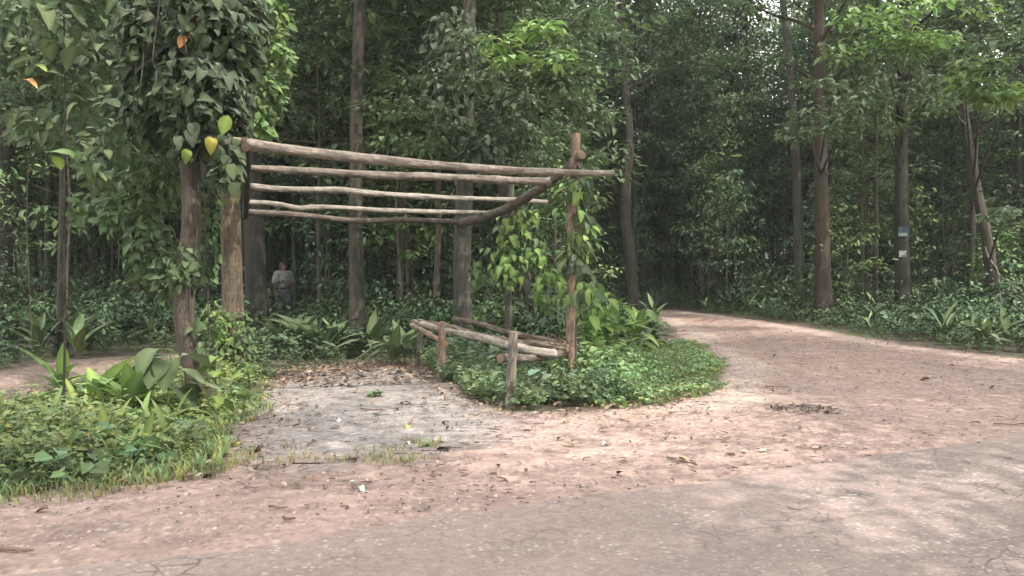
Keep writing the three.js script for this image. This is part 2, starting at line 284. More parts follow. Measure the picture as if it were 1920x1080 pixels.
// limbs and leaf clumps on a stem
function crownOn(R, stem, limbMB, leafMB, o) {
  const total = stem.length - 1;
  for (let k = 0; k < o.limbs; k++) {
    const t = mix(o.from, 1, Math.pow((k + R()) / o.limbs, o.bias ?? 0.9)), i = Math.min(total - 1, Math.floor(t * total)), p0 = stem[i].clone().lerp(stem[i + 1], t * total - i);
    const az = k * 2.4 + R() * 1.2, len = o.spread * (0.45 + 0.75 * R()) * (1 - 0.55 * (t - o.from) / (1 - o.from + 1e-6)), el = mix(o.el0 ?? 0.15, o.el1 ?? 0.9, R());
    const dir = V(Math.cos(az) * Math.cos(el), Math.sin(el), Math.sin(az) * Math.cos(el)), pts = [], r0 = o.r * (1 - 0.7 * t) * 0.45;
    for (let s = 0; s <= 4; s++) pts.push(p0.clone().addScaledVector(dir, len * s / 4).add(V((R() - 0.5) * 0.12 * len * s / 4, (R() - 0.3) * 0.10 * len * s / 4, (R() - 0.5) * 0.12 * len * s / 4)));
    limbMB.tube(pts, [1, 0.8, 0.6, 0.42, 0.2].map((x) => Math.max(0.008, r0 * x)), 5, [0.8, 0.8, 0.8]);
    for (const [s, w] of [[2, 0.6], [3, 0.8], [4, 1]]) for (let q = 0; q < (o.per ?? 1); q++) {
      const c = pts[s].clone().add(V((R() - 0.5) * 0.7, (R() - 0.5) * 0.35, (R() - 0.5) * 0.7).multiplyScalar(o.clump * 1.3));
      clump(leafMB, R, c, o.clump * (0.7 + 0.5 * R()) * w, o.flat ?? 0.5, Math.round(o.n * w), o.leaf, o.col, o.round);
    }
  }
}
function tallTree(seed, o) {
  const R = rng(seed), stem = [], rad = [], n = 16, T = new MB(), L = new MB();
  const bx = (R() - 0.5) * 1.2, bz = (R() - 0.5) * 1.2, ph = R() * 6;
  for (let k = 0; k <= n; k++) { const t = k / n; stem.push(V(bx * t * t + 0.14 * Math.sin(t * 5 + ph), t * o.h - (k ? 0 : 0.25), bz * t * t + 0.14 * Math.cos(t * 4 + ph))); rad.push(o.r * (1 - 0.78 * t) * (1 + 0.5 * Math.pow(1 - t, 14))); }
  T.tube(stem, rad, 10, TRUNK_TINT, { noise: 0.18, freq: 0.8, seed });
  crownOn(R, stem, T, L, o);
  return { trunk: T.geo(null, true), crown: L.geo() };
}
const TALL = [0, 1, 2, 3, 4, 5].map((k) => tallTree(100 + k, { h: 15 + (k % 3) * 2.2, r: 0.115 + 0.02 * (k % 4), from: 0.34 + 0.05 * (k % 3), limbs: 26 + (k % 3) * 4, spread: 3.0, clump: 0.75, n: 24, per: 2, leaf: 0.24, flat: 0.5, round: true, col: k % 2 ? C.leafMid : C.leafGrey }));
function placeTall(k, mat, label, group, x, z, s, turn, name = 'forest_tree') {
  const t = thing(name, label, 'tree', V(x, land(x, z), z), group);
  t.rotation.y = turn; t.scale.setScalar(s);
  mesh('trunk', TALL[k].trunk, mat, t); mesh('crown', TALL[k].crown, M.leafThin, t);
  return t;
}
// a tree whose trunk follows points of the photograph at one depth, then goes on upwards
function ownTree(name, label, o) {
  const R = rng(o.seed), base = G(...o.base), Z = -base.z, stem = [], rad = [];
  base.y = land(base.x, base.z) - 0.02;
  const ctl = [base.clone().setY(-0.2), ...o.pts.map(([x, y, dz = 0]) => P(x, y, Z + dz))];
  const last = ctl[ctl.length - 1], prev = ctl[ctl.length - 2], H = o.h ?? 15;
  if (last.y < H) { const lean = last.clone().sub(prev); lean.multiplyScalar(1 / Math.max(0.3, lean.y)); for (const f of [0.35, 0.7, 1]) { const y = mix(last.y, H, f), q = last.clone().addScaledVector(V(clamp(lean.x, -0.1, 0.1), 0, clamp(lean.z, -0.1, 0.1)), (y - last.y) * 0.6); q.y = y; q.x += (R() - 0.5) * 0.4; ctl.push(q); } }
  const curve = new THREE.CatmullRomCurve3(ctl, false, 'centripetal'), n = o.rings ?? 44;
  for (let k = 0; k <= n; k++) { const q = curve.getPointAt(k / n); stem.push(q); const t = clamp(q.y / H); rad.push(mix(o.r, o.r * 0.3, Math.pow(t, 0.9)) * (1 + (o.flare ?? 0.6) * Math.exp(-Math.max(0, q.y) * 2.8))); }
  const t = thing(name, label, 'tree', base, o.group), T = new MB(), L = new MB();
  T.tube(stem, rad, 16, o.tint ?? TRUNK_TINT, { noise: o.noise ?? 0.2, freq: 1.2, seed: o.seed });
  if (o.wide) crownOn(R, stem, T, L, { from: 0.47, limbs: 34, spread: 4.2, r: 0.22, el0: 0.1, el1: 0.7, clump: 0.9, n: 44, per: 2, leaf: 0.2, flat: 0.4, col: C.leafMid });
  else if (o.limbs !== 0) crownOn(R, stem, T, L, { from: o.from ?? 0.4, limbs: o.limbs ?? 26, spread: o.spread ?? 2.8, r: o.r, clump: 0.7, n: o.n ?? 40, per: 2, leaf: o.leaf ?? 0.18, flat: 0.5, col: o.col ?? C.leafMid });
  for (const s of o.sprays ?? []) {
    // a limb from the stem to a leafy spray seen in the photograph
    const c = P(s.x, s.y, s.Z ?? Z), from = stem.reduce((a, q) => Math.abs(q.y - (c.y - 0.5)) < Math.abs(a.y - (c.y - 0.5)) ? q : a, stem[0]);
    const mid = from.clone().lerp(c, 0.55); mid.y += 0.15;
    T.tube([from, from.clone().lerp(mid, 0.5), mid, c], [0.035, 0.026, 0.018, 0.008], 6, [0.7, 0.7, 0.65]);
    for (let q = 0; q < (s.k ?? 5); q++) clump(L, R, c.clone().add(V((R() - 0.5) * 2 * s.r, (R() - 0.5) * 1.3 * s.r, (R() - 0.5) * 1.4 * s.r)), s.r * 0.55, 0.45, s.n ?? 40, s.leaf ?? 0.15, s.col ?? C.leafMid, true);
  }
  mesh('trunk', T.geo(base, true), o.mat ?? M.bark, t);
  if (L.i.length) mesh('crown', L.geo(base), M.leafThin, t);
  t.userData.stem = undefined;
  return { t, stem, base };
}
const tVine = ownTree('vine_covered_tree', 'dark crooked trunk hung with heart-leaved vine at the left end of the pole shelter', { seed: 11, base: [378, 768], pts: [[374, 735], [364, 690], [348, 630], [344, 575], [352, 490], [358, 400], [356, 300], [352, 150], [360, 0]], r: 0.108, h: 13, mat: M.barkCrook, flare: 0.5, noise: 0.3, from: 0.42, limbs: 22, spread: 3.2 });
const tTan = ownTree('straight_tree', 'straight pale brown trunk with ivy round its foot, left shelter beam tied to it', { seed: 12, base: [438, 705], pts: [[437, 600], [434, 450], [433, 330], [436, 150], [440, 0]], r: 0.15, h: 14, mat: M.barkTan, flare: 0.2, noise: 0.1, wide: 1 });
const tShade = ownTree('shaded_tree', 'dark brown trunk close behind the pale trunk, under the left pole ends', { seed: 13, base: [486, 632], pts: [[480, 540], [477, 420], [474, 300], [478, 120], [482, 0]], r: 0.235, h: 15, mat: M.barkDark, noise: 0.15 });
const tMid = ownTree('mid_tree', 'brown trunk seen through the middle of the shelter, rising above its poles', { seed: 14, base: [672, 656], pts: [[670, 560], [667, 420], [668, 250], [672, 80], [674, 0]], r: 0.145, h: 15, mat: M.bark, col: C.leafMid, wide: 1 });
const tBeam = ownTree('lichen_tree', 'greyish lichened trunk that carries the back end of the right shelter beam', { seed: 15, base: [868, 656], pts: [[868, 590], [866, 480], [870, 380], [874, 200], [880, 0]], r: 0.175, h: 14.5, mat: M.barkGrey, wide: 1,
  sprays: [{ x: 985, y: 85, Z: 12.2, r: 0.5, k: 9, n: 26, leaf: 0.2, col: C.leafLit }, { x: 1010, y: 150, Z: 12.5, r: 0.5, k: 7, n: 26, leaf: 0.19, col: C.leafMid }, { x: 870, y: 110, Z: 12.8, r: 0.6, k: 8, n: 34, leaf: 0.16, col: C.leafGrey }, { x: 790, y: 230, Z: 13.5, r: 0.6, k: 7, n: 34, leaf: 0.16, col: C.leafMid }, { x: 960, y: 260, Z: 13.4, r: 0.6, k: 7, n: 36, leaf: 0.15, col: C.leafDark }, { x: 720, y: 180, Z: 14.5, r: 0.7, k: 7, n: 36, leaf: 0.14, col: C.leafMid }] });
ownTree('leaning_tree', 'short leaning brown stem behind the back post, right of the lichened trunk', { seed: 16, base: [1022, 640], pts: [[1000, 580], [975, 515], [955, 440], [940, 330], [930, 100]], r: 0.13, h: 8, mat: M.bark, limbs: 12, spread: 1.8, leaf: 0.15 });
const tCurve = ownTree('curved_tree', 'bare-stemmed tree with a kinked trunk where the dirt track bends away', { seed: 17, base: [1190, 580], pts: [[1186, 540], [1180, 470], [1172, 400], [1174, 340], [1180, 270], [1172, 170], [1168, 80], [1166, 0]], r: 0.26, h: 17, mat: M.bark, noise: 0.12, flare: 0.1,
  from: 0.5 });
const tRed = ownTree('red_brown_tree', 'reddish brown trunk nearest the far edge of the dirt track on the right', { seed: 18, base: [1545, 604], pts: [[1543, 500], [1541, 380], [1538, 260], [1536, 100], [1535, 0]], r: 0.23, h: 16, mat: M.barkRed, noise: 0.12, sprays: [{ x: 1560, y: 190, Z: 17, r: 0.6, k: 8, n: 28, leaf: 0.2, col: C.leafGrey }, { x: 1500, y: 235, Z: 17.5, r: 0.5, k: 5, n: 24, leaf: 0.2, col: C.leafGrey }, { x: 1590, y: 235, Z: 17.2, r: 0.45, k: 5, n: 24, leaf: 0.2, col: C.leafGrey }] });
const tSign = ownTree('signed_tree', 'tall dark trunk with two small plates nailed to it, right of the dirt track', { seed: 19, base: [1692, 598], pts: [[1692, 500], [1690, 380], [1690, 230], [1694, 100], [1696, 0]], r: 0.225, h: 17, mat: M.barkDark, noise: 0.1, sprays: [{ x: 1640, y: 60, Z: 17, r: 0.8, k: 12, n: 30, leaf: 0.2, col: C.leafLit }, { x: 1740, y: 40, Z: 17, r: 0.8, k: 12, n: 30, leaf: 0.2, col: C.leafLit }, { x: 1700, y: 140, Z: 17.5, r: 0.9, k: 12, n: 30, leaf: 0.2, col: C.leafGrey }, { x: 1640, y: 200, Z: 18, r: 0.7, k: 8, n: 30, leaf: 0.19, col: C.leafMid }] });
const tRoot = ownTree('rooted_tree', 'slanting brown trunk with a pale root climbing it at the far right', { seed: 20, base: [1872, 612], pts: [[1866, 560], [1858, 500], [1848, 440], [1830, 350], [1812, 240], [1800, 100]], r: 0.155, h: 12, mat: M.bark, limbs: 18, sprays: [{ x: 1840, y: 150, Z: 13, r: 0.5, k: 8, n: 20, leaf: 0.22, col: C.leafLit }, { x: 1800, y: 110, Z: 13.5, r: 0.5, k: 6, n: 22, leaf: 0.2, col: C.leafMid }, { x: 1890, y: 190, Z: 13, r: 0.4, k: 6, n: 18, leaf: 0.22, col: C.leafLit }, { x: 1890, y: 400, Z: 13, r: 0.3, k: 5, n: 18, leaf: 0.18, col: C.leafGrey }] });
{ const z = -tRoot.base.z - 0.2, mb = new MB(); mb.tube(new THREE.CatmullRomCurve3([P(1846, 462, z), P(1854, 485, z - 0.02), P(1868, 505, z - 0.03), P(1872, 540, z), P(1876, 585, z), P(1884, 614, z - 0.05)]).getPoints(24), Array.from({ length: 25 }, (_, k) => 0.028 + 0.0016 * k), 8, [1, 1, 1], { noise: 0.25, seed: 3 }); const q = mesh('climbing_root', mb.geo(tRoot.base, true), barkMat([0.26, 0.2, 0.15]), tRoot.t); q.userData.label = 'pale root climbing the trunk'; }
ownTree('tall_slim_tree', 'tall slim grey trunk rising to the sky gap above the track', { seed: 21, base: [1497, 585], pts: [[1497, 480], [1494, 330], [1484, 170], [1472, 40], [1468, 0]], r: 0.19, h: 19, mat: M.barkGrey, from: 0.62 });
ownTree('young_tree', 'slender light stem standing beyond the footpath at the left', { seed: 22, base: [112, 668], pts: [[115, 560], [116, 440], [118, 300], [116, 180]], r: 0.075, h: 7, mat: M.bark, limbs: 14, from: 0.45, spread: 1.5, leaf: 0.2, col: C.leafGrey });
ownTree('edge_tree', 'thick dark trunk at the left edge of the picture', { seed: 23, base: [8, 600], pts: [[10, 500], [12, 350], [14, 200], [20, 0]], r: 0.21, h: 14, mat: M.barkDark });
// roadside trees just outside the frame whose crowns reach over the junction
for (const [x, z, sd_, spread, limbs, n, lab] of [[8.9, -8.6, 31, 7.6, 76, 56, 'wide-crowned roadside tree just beyond the right edge of the picture'], [13.6, -3.2, 37, 7, 84, 54, 'wide-crowned roadside tree across the road, farthest to the right'], [4.2, 2.6, 36, 7, 90, 60, 'wide-crowned roadside tree across the road opposite the shelter'], [1.2, 4.0, 38, 7, 80, 58, 'wide-crowned roadside tree across the road straight behind the viewer'], [-4.2, 5.2, 34, 7, 60, 54, 'wide-crowned roadside tree across the road on the left'], [-7.8, -5.6, 32, 5, 34, 44, 'wide-crowned roadside tree just beyond the left edge of the picture']]) {
  const o = tallTree(sd_, { h: 13, r: 0.24, from: 0.44, limbs, spread, el0: 0.05, el1: 0.6, clump: 1.0, n, per: 2, leaf: 0.21, flat: 0.4, col: C.leafMid });
  const t = thing('roadside_tree', lab, 'tree', V(x, 0, z)); mesh('trunk', o.trunk, M.bark, t); mesh('crown', o.crown, M.leafThin, t);
}
// the wood behind: straight trunks one behind the other
const OPEN = (x, z) => bareD(x, z) < 0.5 || pathD(x, z) < 0.5 || z > roadEdge(x) - 0.6;
{
  const R = rng(77), put = [], regions = [
    ['slim dark tree in the wood left of the vine-covered trunk', 'trees in the wood at the left'],
    ['slim dark tree in the wood behind the pole shelter', 'trees in the wood behind the shelter'],
    ['slim dark tree in the wood between the front shelter post and the track bend', 'trees in the wood beside the track bend'],
    ['slim dark tree in the wood across the dirt track on the right', 'trees in the wood across the track']];
  const fixed = [[97, 575, 0.8], [243, 590, 0.9], [510, 590, 0.9], [572, 600, 0.7], [812, 585, 0.9], [836, 590, 0.8], [1207, 573, 1], [1272, 563, 0.95], [1312, 563, 0.95], [785, 566, 1], [1010, 575, 1], [1360, 570, 0.9], [1420, 572, 1], [1590, 575, 0.8], [1640, 572, 1], [1770, 580, 1], [1915, 590, 1], [60, 575, 1], [180, 572, 1]];
  const own = { 97: 'thin dark trunk just left of the slender light stem', 243: 'dark trunk half hidden between the slender light stem and the crooked trunk', 510: 'dark trunk just left of the person in white', 572: 'thin dark trunk just right of the person in white', 812: 'thin dark trunk left of the lichened trunk, the farther left of a pair', 836: 'thin dark trunk left of the lichened trunk, the nearer right of a pair', 1207: 'thin trunk just right of the kinked trunk at the track bend', 1272: 'slim trunk straight behind the end of the dirt track', 1312: 'slim trunk just right of the one behind the end of the dirt track', 1590: 'slim trunk just right of the reddish brown trunk', 1640: 'slim trunk just left of the trunk with two plates', 1770: 'slim trunk right of the trunk with two plates' };
  const add = (x, z, s, u0) => { const u = pixX(V(x, 0, z)), k = u < 380 ? 0 : u < 1060 ? 1 : u < 1330 ? 2 : 3; placeTall(Math.floor(R() * 6), R() < 0.6 ? M.barkDark : M.bark, own[u0] ?? regions[k][0], own[u0] ? undefined : regions[k][1], x, z, s, R() * 6.28); put.push([x, z]); };
  for (const [x, y, s] of fixed) { const g = G(x, y); add(g.x, g.z, s, x); }
  for (let k = 0; k < 12000 && put.length < 285; k++) {
    const z = -(20 + 40 * Math.pow(R(), 0.75)), x = (R() * 2 - 1) * (0.72 * -z + 3);
    if (OPEN(x, z) || put.some(([a, b]) => Math.hypot(a - x, b - z) < 1.6) || sd(x, z, BARE) < 1.2) continue;
    const u = pixX(V(x, 0, z)); if (u > 1400 && u < 1500 && -z < 32) continue; if (-z < 26 && (u > 1330 || (u > 1040 && u < 1160))) continue; if (u > 15 && u < 80 && -z < 48) continue; if (u > 515 && u < 550 && -z < 26) continue;
    add(x, z, -z > 26 ? 0.62 + R() * 0.45 : 0.8 + R() * 0.4);
  }
}

// ------------------------------------------------------------------ undergrowth that nobody could count
function instanced(name, label, category, geo, mat, list, R, tint = 0.3) {
  const m = new THREE.InstancedMesh(geo, mat, list.length), o = new THREE.Object3D(), c = new THREE.Color();
  list.forEach(([x, y, z, s, turn = R() * 6.28, sy = s], k) => {
    o.position.set(x, y, z); o.rotation.set(0, turn, 0); o.scale.set(s, sy, s); o.updateMatrix(); m.setMatrixAt(k, o.matrix);
    const b = 1.15 * (1 + (R() * 2 - 1) * tint) * (1 + 0.35 * fbm(x * 0.9, z * 0.9, 3, 23)), w = (R() * 2 - 1) * 0.12; c.setRGB(b * (1 + w), b, b * (1 - w)); m.setColorAt(k, c);
  });
  m.name = numbered(name); m.userData.kind = 'stuff'; m.castShadow = m.receiveShadow = true; tag(m, label, category); scene.add(m); return m;
}
function sapling(seed, o) {
  const R = rng(seed), mb = new MB(), stem = []; const lx = (R() - 0.5) * 0.8, lz = (R() - 0.5) * 0.8;
  for (let k = 0; k <= 8; k++) { const t = k / 8; stem.push(V(lx * t * t + 0.06 * Math.sin(t * 9 + seed), t * o.h, lz * t * t)); }
  mb.tube(stem, stem.map((q, k) => o.r * (1 - 0.8 * k / 8)), 6, C.stem);
  const keep = { tube: (p, r, s) => mb.tube(p, r, 4, C.stem) };
  crownOn(R, stem, keep, mb, o);
  return mb.geo();
}
function shrub(seed, o) {
  const R = rng(seed), mb = new MB();
  for (let k = 0; k < o.stems; k++) {
    const a = R() * 6.28, e = 0.5 + R() * 0.9, len = o.h * (0.5 + 0.6 * R()), d = V(Math.cos(a) * Math.cos(e), Math.sin(e), Math.sin(a) * Math.cos(e)), tip = d.clone().multiplyScalar(len);
    mb.tube([V(0, 0, 0), tip.clone().multiplyScalar(0.5).add(V(0, 0.06, 0)), tip], [0.010, 0.007, 0.003], 4, C.stem);
    for (const s of [0.4, 0.7, 1]) clump(mb, R, tip.clone().multiplyScalar(s), o.clump * (0.5 + 0.5 * s), 0.55, Math.round(o.n * s), o.leaf, o.col, o.round);
  }
  return mb.geo();
}
// unit leaf along +z, with a midrib and a curl; w(t) is the half width
function leafGeo(w, segs, fold, curl, side = [0.9, 0.95, 0.9], rib = [1.35, 1.25, 1.2], wave = 0) {
  const mb = new MB(), rows = [];
  for (let k = 0; k <= segs; k++) {
    const t = k / segs, y = curl * (0.25 * t - t * t), ww = w(t), wv = wave * Math.sin(t * 13) * ww;
    rows.push([mb.vert(-ww, y + fold * ww + wv, t, side), mb.vert(0, y, t, rib), mb.vert(ww, y + fold * ww - wv, t, side)]);
  }
  for (let k = 0; k < segs; k++) { const [a, b, c] = rows[k], [d, e, f] = rows[k + 1]; mb.i.push(a, d, e, a, e, b, b, e, f, b, f, c); }
  return mb.geo(null, true);
}
const W_OVAL = (m) => (t) => m * Math.pow(Math.sin(Math.PI * Math.pow(clamp(t, 0.0, 1), 0.85)), 0.8) + 0.004;
const W_HEART = (m) => (t) => m * (t < 0.22 ? 0.55 + 2.05 * t : Math.pow(Math.cos((t - 0.22) / 0.78 * Math.PI / 2), 0.75)) + 0.003;
const W_BLADE = (m) => (t) => m * Math.pow(Math.sin(Math.PI * (0.06 + 0.94 * Math.pow(t, 0.75))), 0.85) + 0.006;
const LEAF = {
  heart: [0.2, 0.5, 0.9].map((c, k) => leafGeo(W_HEART(0.35 + 0.03 * k), 7, 0.2 + 0.16 * k, c, [0.9, 0.95, 0.88], [1.3, 1.2, 1.15], 0.08)),
  oval: [0.15, 0.4, 0.7].map((c, k) => leafGeo(W_OVAL(0.24 + 0.02 * k), 6, 0.25, c)),
  big: [0.2, 0.45, 0.8].map((c, k) => leafGeo(W_OVAL(0.33), 8, 0.18 + 0.1 * k, c, [0.95, 0.97, 0.9], [1.5, 1.35, 1.3], 0.06)),
  blade: [0.25, 0.6, 1.0].map((c, k) => leafGeo(W_BLADE(0.11 + 0.01 * k), 9, 0.45, c, [0.95, 1, 0.9], [1.5, 1.4, 1.3])),
};
function leafMats(list) { return list.map((c) => new THREE.MeshPhysicalMaterial({ color: new THREE.Color().setRGB(...c), vertexColors: true, roughness: 0.85, specularIntensity: 0.35, transmission: 0.36, thickness: 0, side: THREE.DoubleSide })); }
const LM = {
  vine: leafMats([[0.050, 0.072, 0.046], [0.085, 0.110, 0.076], [0.040, 0.060, 0.034], [0.12, 0.14, 0.10], [0.05, 0.068, 0.036]]),
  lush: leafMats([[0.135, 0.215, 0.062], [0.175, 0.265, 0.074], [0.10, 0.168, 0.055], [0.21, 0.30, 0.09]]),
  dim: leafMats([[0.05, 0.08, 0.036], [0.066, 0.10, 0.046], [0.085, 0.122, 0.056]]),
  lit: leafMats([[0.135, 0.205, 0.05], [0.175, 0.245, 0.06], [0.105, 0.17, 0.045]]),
  teak: leafMats([[0.07, 0.105, 0.048], [0.09, 0.125, 0.06], [0.05, 0.08, 0.036], [0.115, 0.155, 0.075]]),
  yellow: leafMats([[0.36, 0.33, 0.07], [0.42, 0.27, 0.07]]), orange: leafMats([[0.48, 0.24, 0.10]]),
};
const Z_AXIS = V(0, 0, 1), _m4 = new THREE.Matrix4();
function orient(o, p, d, n, L, W = L) {
  const z = d.clone().normalize(), x = n.clone().cross(z); if (x.lengthSq() < 1e-6) x.set(1, 0, 0); x.normalize(); const y = z.clone().cross(x);
  _m4.makeBasis(x, y, z); o.quaternion.setFromRotationMatrix(_m4); o.position.copy(p); o.scale.set(W, L, L); return o;
}
const pick = (R, a) => a[Math.floor(R() * a.length)];
// one leaf as its own mesh, given in world coordinates, under a thing without turn or scale
function leafPart(R, parent, geos, mats, p, d, n, L, W) { const m = mesh('leaf', pick(R, geos), pick(R, mats), parent); orient(m, p.clone().sub(parent.position), d, n, L, W ?? L); return m; }
function bakeLeaf(mb, geo, p, d, n, L, c) {
  const o = orient(new THREE.Object3D(), p, d, n, L); o.updateMatrix();
  const pos = geo.attributes.position, col = geo.attributes.color, at = mb.p.length / 3, v = V();
  for (let k = 0; k < pos.count; k++) { v.fromBufferAttribute(pos, k).applyMatrix4(o.matrix); mb.vert(v.x, v.y, v.z, [c[0] * col.getX(k), c[1] * col.getY(k), c[2] * col.getZ(k)]); }
  for (let k = 0; k < geo.index.count; k++) mb.i.push(at + geo.index.getX(k));
}
// a weed: a few stems with small ovate leaves
function weed(seed, o) {
  const R = rng(seed), mb = new MB();
  for (let k = 0; k < o.stems; k++) {
    const a = R() * 6.28, out = o.out * Math.sqrt(R()), h = o.h * (0.45 + 0.7 * R()), b = V(Math.cos(a) * out * 0.5, 0, Math.sin(a) * out * 0.5), tip = V(Math.cos(a) * out, h, Math.sin(a) * out);
    mb.tube([b, b.clone().lerp(tip, 0.8)], [0.0025, 0.0015], 3, [0.09, 0.12, 0.04]);
    for (let q = 0; q < o.n; q++) {
      const t = 0.35 + 0.65 * (q + 0.5) / o.n, p = b.clone().lerp(tip, t), az = q * 2.4 + R() * 2, d = V(Math.cos(az), 0.45 - R() * 1.1, Math.sin(az)).normalize(), L = o.leaf * (0.5 + 1.0 * R() * R());
      mb.leaf(p, d, V((R() - 0.5) * 1.3, 1, (R() - 0.5) * 1.3).normalize(), L, L * o.w * (0.7 + 0.5 * R()), jitter(R, o.col, 0.4, 0.18), true);
    }
  }
  return mb.geo();
}
function bladePlant(seed, o) {
  const R = rng(seed), mb = new MB();
  for (let k = 0; k < o.n; k++) {
    const az = k * 2.4 + R(), el = 0.5 + R() * 0.8, d = V(Math.cos(az) * Math.cos(el), Math.sin(el), Math.sin(az) * Math.cos(el)), L = o.L * (0.6 + 0.6 * R()), b = V(Math.cos(az) * 0.04, o.h * R(), Math.sin(az) * 0.04);
    bakeLeaf(mb, pick(R, LEAF.blade), b, d, V(-d.x * d.y, 1 - d.y * d.y, -d.z * d.y).normalize(), L, jitter(R, o.col, 0.3));
  }
  mb.tube([V(0, 0, 0), V(0.02, o.h, 0)], [0.012, 0.006], 5, C.stem);
  return mb.geo();
}
function grassTuft(seed, n, h, col) {
  const R = rng(seed), mb = new MB();
  for (let k = 0; k < n; k++) {
    const a = R() * 6.28, r = 0.09 * Math.sqrt(R()), b = V(Math.cos(a) * r, 0, Math.sin(a) * r), az = R() * 6.28, H = h * (0.5 + 0.8 * R()), bend = H * (0.2 + 0.7 * R()), c = jitter(R, col, 0.3, 0.25), w = 0.0035 + 0.003 * R();
    const s = V(-Math.sin(az) * w, 0, Math.cos(az) * w), m = b.clone().add(V(Math.cos(az) * bend * 0.35, H * 0.65, Math.sin(az) * bend * 0.35)), t = b.clone().add(V(Math.cos(az) * bend, H * 0.95, Math.sin(az) * bend));
    const A = mb.vert(b.x - s.x, 0, b.z - s.z, c), B = mb.vert(b.x + s.x, 0, b.z + s.z, c), D = mb.vert(m.x + s.x, m.y, m.z + s.z, c), E = mb.vert(m.x - s.x, m.y, m.z - s.z, c), T = mb.vert(t.x, t.y, t.z, c);
    mb.i.push(A, B, D, A, D, E, E, D, T);
  }
  return mb.geo();
}
function scatter(R, n, zone, test) { const out = []; for (let k = 0; k < n * 40 && out.length < n; k++) { const [x, z] = zone(); if (test(x, z)) out.push([x, land(x, z), z]); } return out; }
const wedge = (R, a, b, p = 0.7) => () => { const z = -(a + (b - a) * Math.pow(R(), p)); return [(R() * 2 - 1) * (0.75 * -z + 2), z]; };
{
  const SEEN = [[1155, 1215, 31], [1515, 1570, 23], [1660, 1722, 25], [1825, 1890, 22], [1480, 1512, 28], [655, 685, 15], [95, 130, 14]], R = rng(501), clear = (d) => (x, z) => { const e = d > 1.5 ? 2000 / -z : d > 1.2 ? 1100 / -z : d > 0.8 ? 300 / -z : 0;
    const u = pixX(V(x, 0, z)); if (u > 5 && u < 85 && -z > 12 && -z < 66 && d > 0.8) return false; if (u > 512 && u < 552 && -z < 24.5 && d > 0.5) return false;
    for (const [a, b, q] of SEEN) if (u > a - e && u < b + e && -z < q && d > 0.6) return false;
    return bareD(x, z) > d && pathD(x, z) > d && z < roadEdge(x) - 1 && (z < -20 || sd(x, z, GRASS) > 0.7);
  };
  // saplings: leafy poles between the trees
  for (let k = 0; k < 4; k++) {
    const h = [3.2, 4.4, 5.6, 7][k], g = sapling(520 + k, { h, r: 0.035, from: 0.3, limbs: 17 + k * 4, spread: 1.15 + 0.12 * k, el0: -0.1, el1: 0.6, clump: 0.42, n: 18, per: 1, leaf: 0.175, round: true, flat: 0.42, col: [C.leafMid, C.leafGrey, C.leafMid, C.leafDark][k], bias: 1 });
    const list = scatter(R, 80, wedge(R, 16.5, 58), clear(1.4)).map(([x, y, z]) => [x, y, z, 0.75 + R() * 0.6]);
    instanced('sapling_thicket', ['dark leafy saplings, the lowest ones, filling the wood between the trunks', 'leafy grey-green saplings filling the wood between the trunks', 'taller leafy saplings filling the wood between the trunks', 'tallest dark saplings filling the wood between the trunks'][k], 'saplings', g, M.leaf, list, R, 0.35);
  }
  const sh = [shrub(540, { h: 1.0, stems: 12, clump: 0.26, n: 13, leaf: 0.12, col: [0.050, 0.086, 0.036], round: true }), shrub(541, { h: 1.5, stems: 16, clump: 0.32, n: 14, leaf: 0.13, col: [0.060, 0.094, 0.046], round: true })];
  instanced('low_undergrowth', 'low dark leafy bushes covering the floor of the wood', 'undergrowth', sh[0], M.leaf, scatter(R, 1500, wedge(R, 13, 48), clear(0.55)).map(([x, y, z]) => [x, y, z, (0.6 + R() * 0.6) * mix(0.35, 1, sstep(0.5, 2.8, Math.min(bareD(x, z), pathD(x, z))))]), R, 0.4);
  instanced('high_undergrowth', 'waist-high leafy bushes standing among the trunks of the wood', 'undergrowth', sh[1], M.leaf, scatter(R, 460, wedge(R, 16, 56), clear(1.0)).map(([x, y, z]) => [x, y, z, 0.7 + R() * 0.6]), R, 0.4);
  const bp = bladePlant(560, { n: 9, L: 0.55, h: 0.35, col: [0.065, 0.098, 0.046] });
  instanced('broadleaf_undergrowth', 'long-leaved wild ginger growing low along the edge of the wood', 'plants', bp, M.leaf, scatter(R, 230, wedge(R, 11.5, 30), (x, z) => clear(0.25)(x, z) && (bareD(x, z) < 2.6 || pathD(x, z) < 1.6 || R() < 0.3)).map(([x, y, z]) => [x, y, z, 0.4 + R() * 0.75]), R, 0.35);
  // slim leafy understorey trees
  for (let k = 0; k < 3; k++) {
    const h = [8, 10.5, 13][k], g = sapling(530 + k, { h, r: 0.06, from: 0.36, limbs: 34 + k * 8, spread: 1.9, el0: -0.15, el1: 0.5, clump: 0.6, n: 22, per: 1, leaf: 0.21, flat: 0.4, col: [C.leafMid, C.leafGrey, C.leafMid][k], bias: 1, round: true });
    instanced('understorey', ['leafy lower layer of slim young trees between the trunks', 'pale leafy middle layer of slim young trees between the trunks', 'leafy upper layer of slim young trees between the trunks'][k], 'young trees', g, M.leafThin, scatter(R, 105, wedge(R, 17, 60, 0.8), (x, z) => { const u = pixX(V(x, 0, z)); return clear(1.6)(x, z) && !(u > 1410 && u < 1490 && -z < 27); }).map(([x, y, z]) => [x, y, z, 0.8 + R() * 0.5]), R, 0.35);
  }
  // far wood
  const far = new MB(), fp = TALL[0];
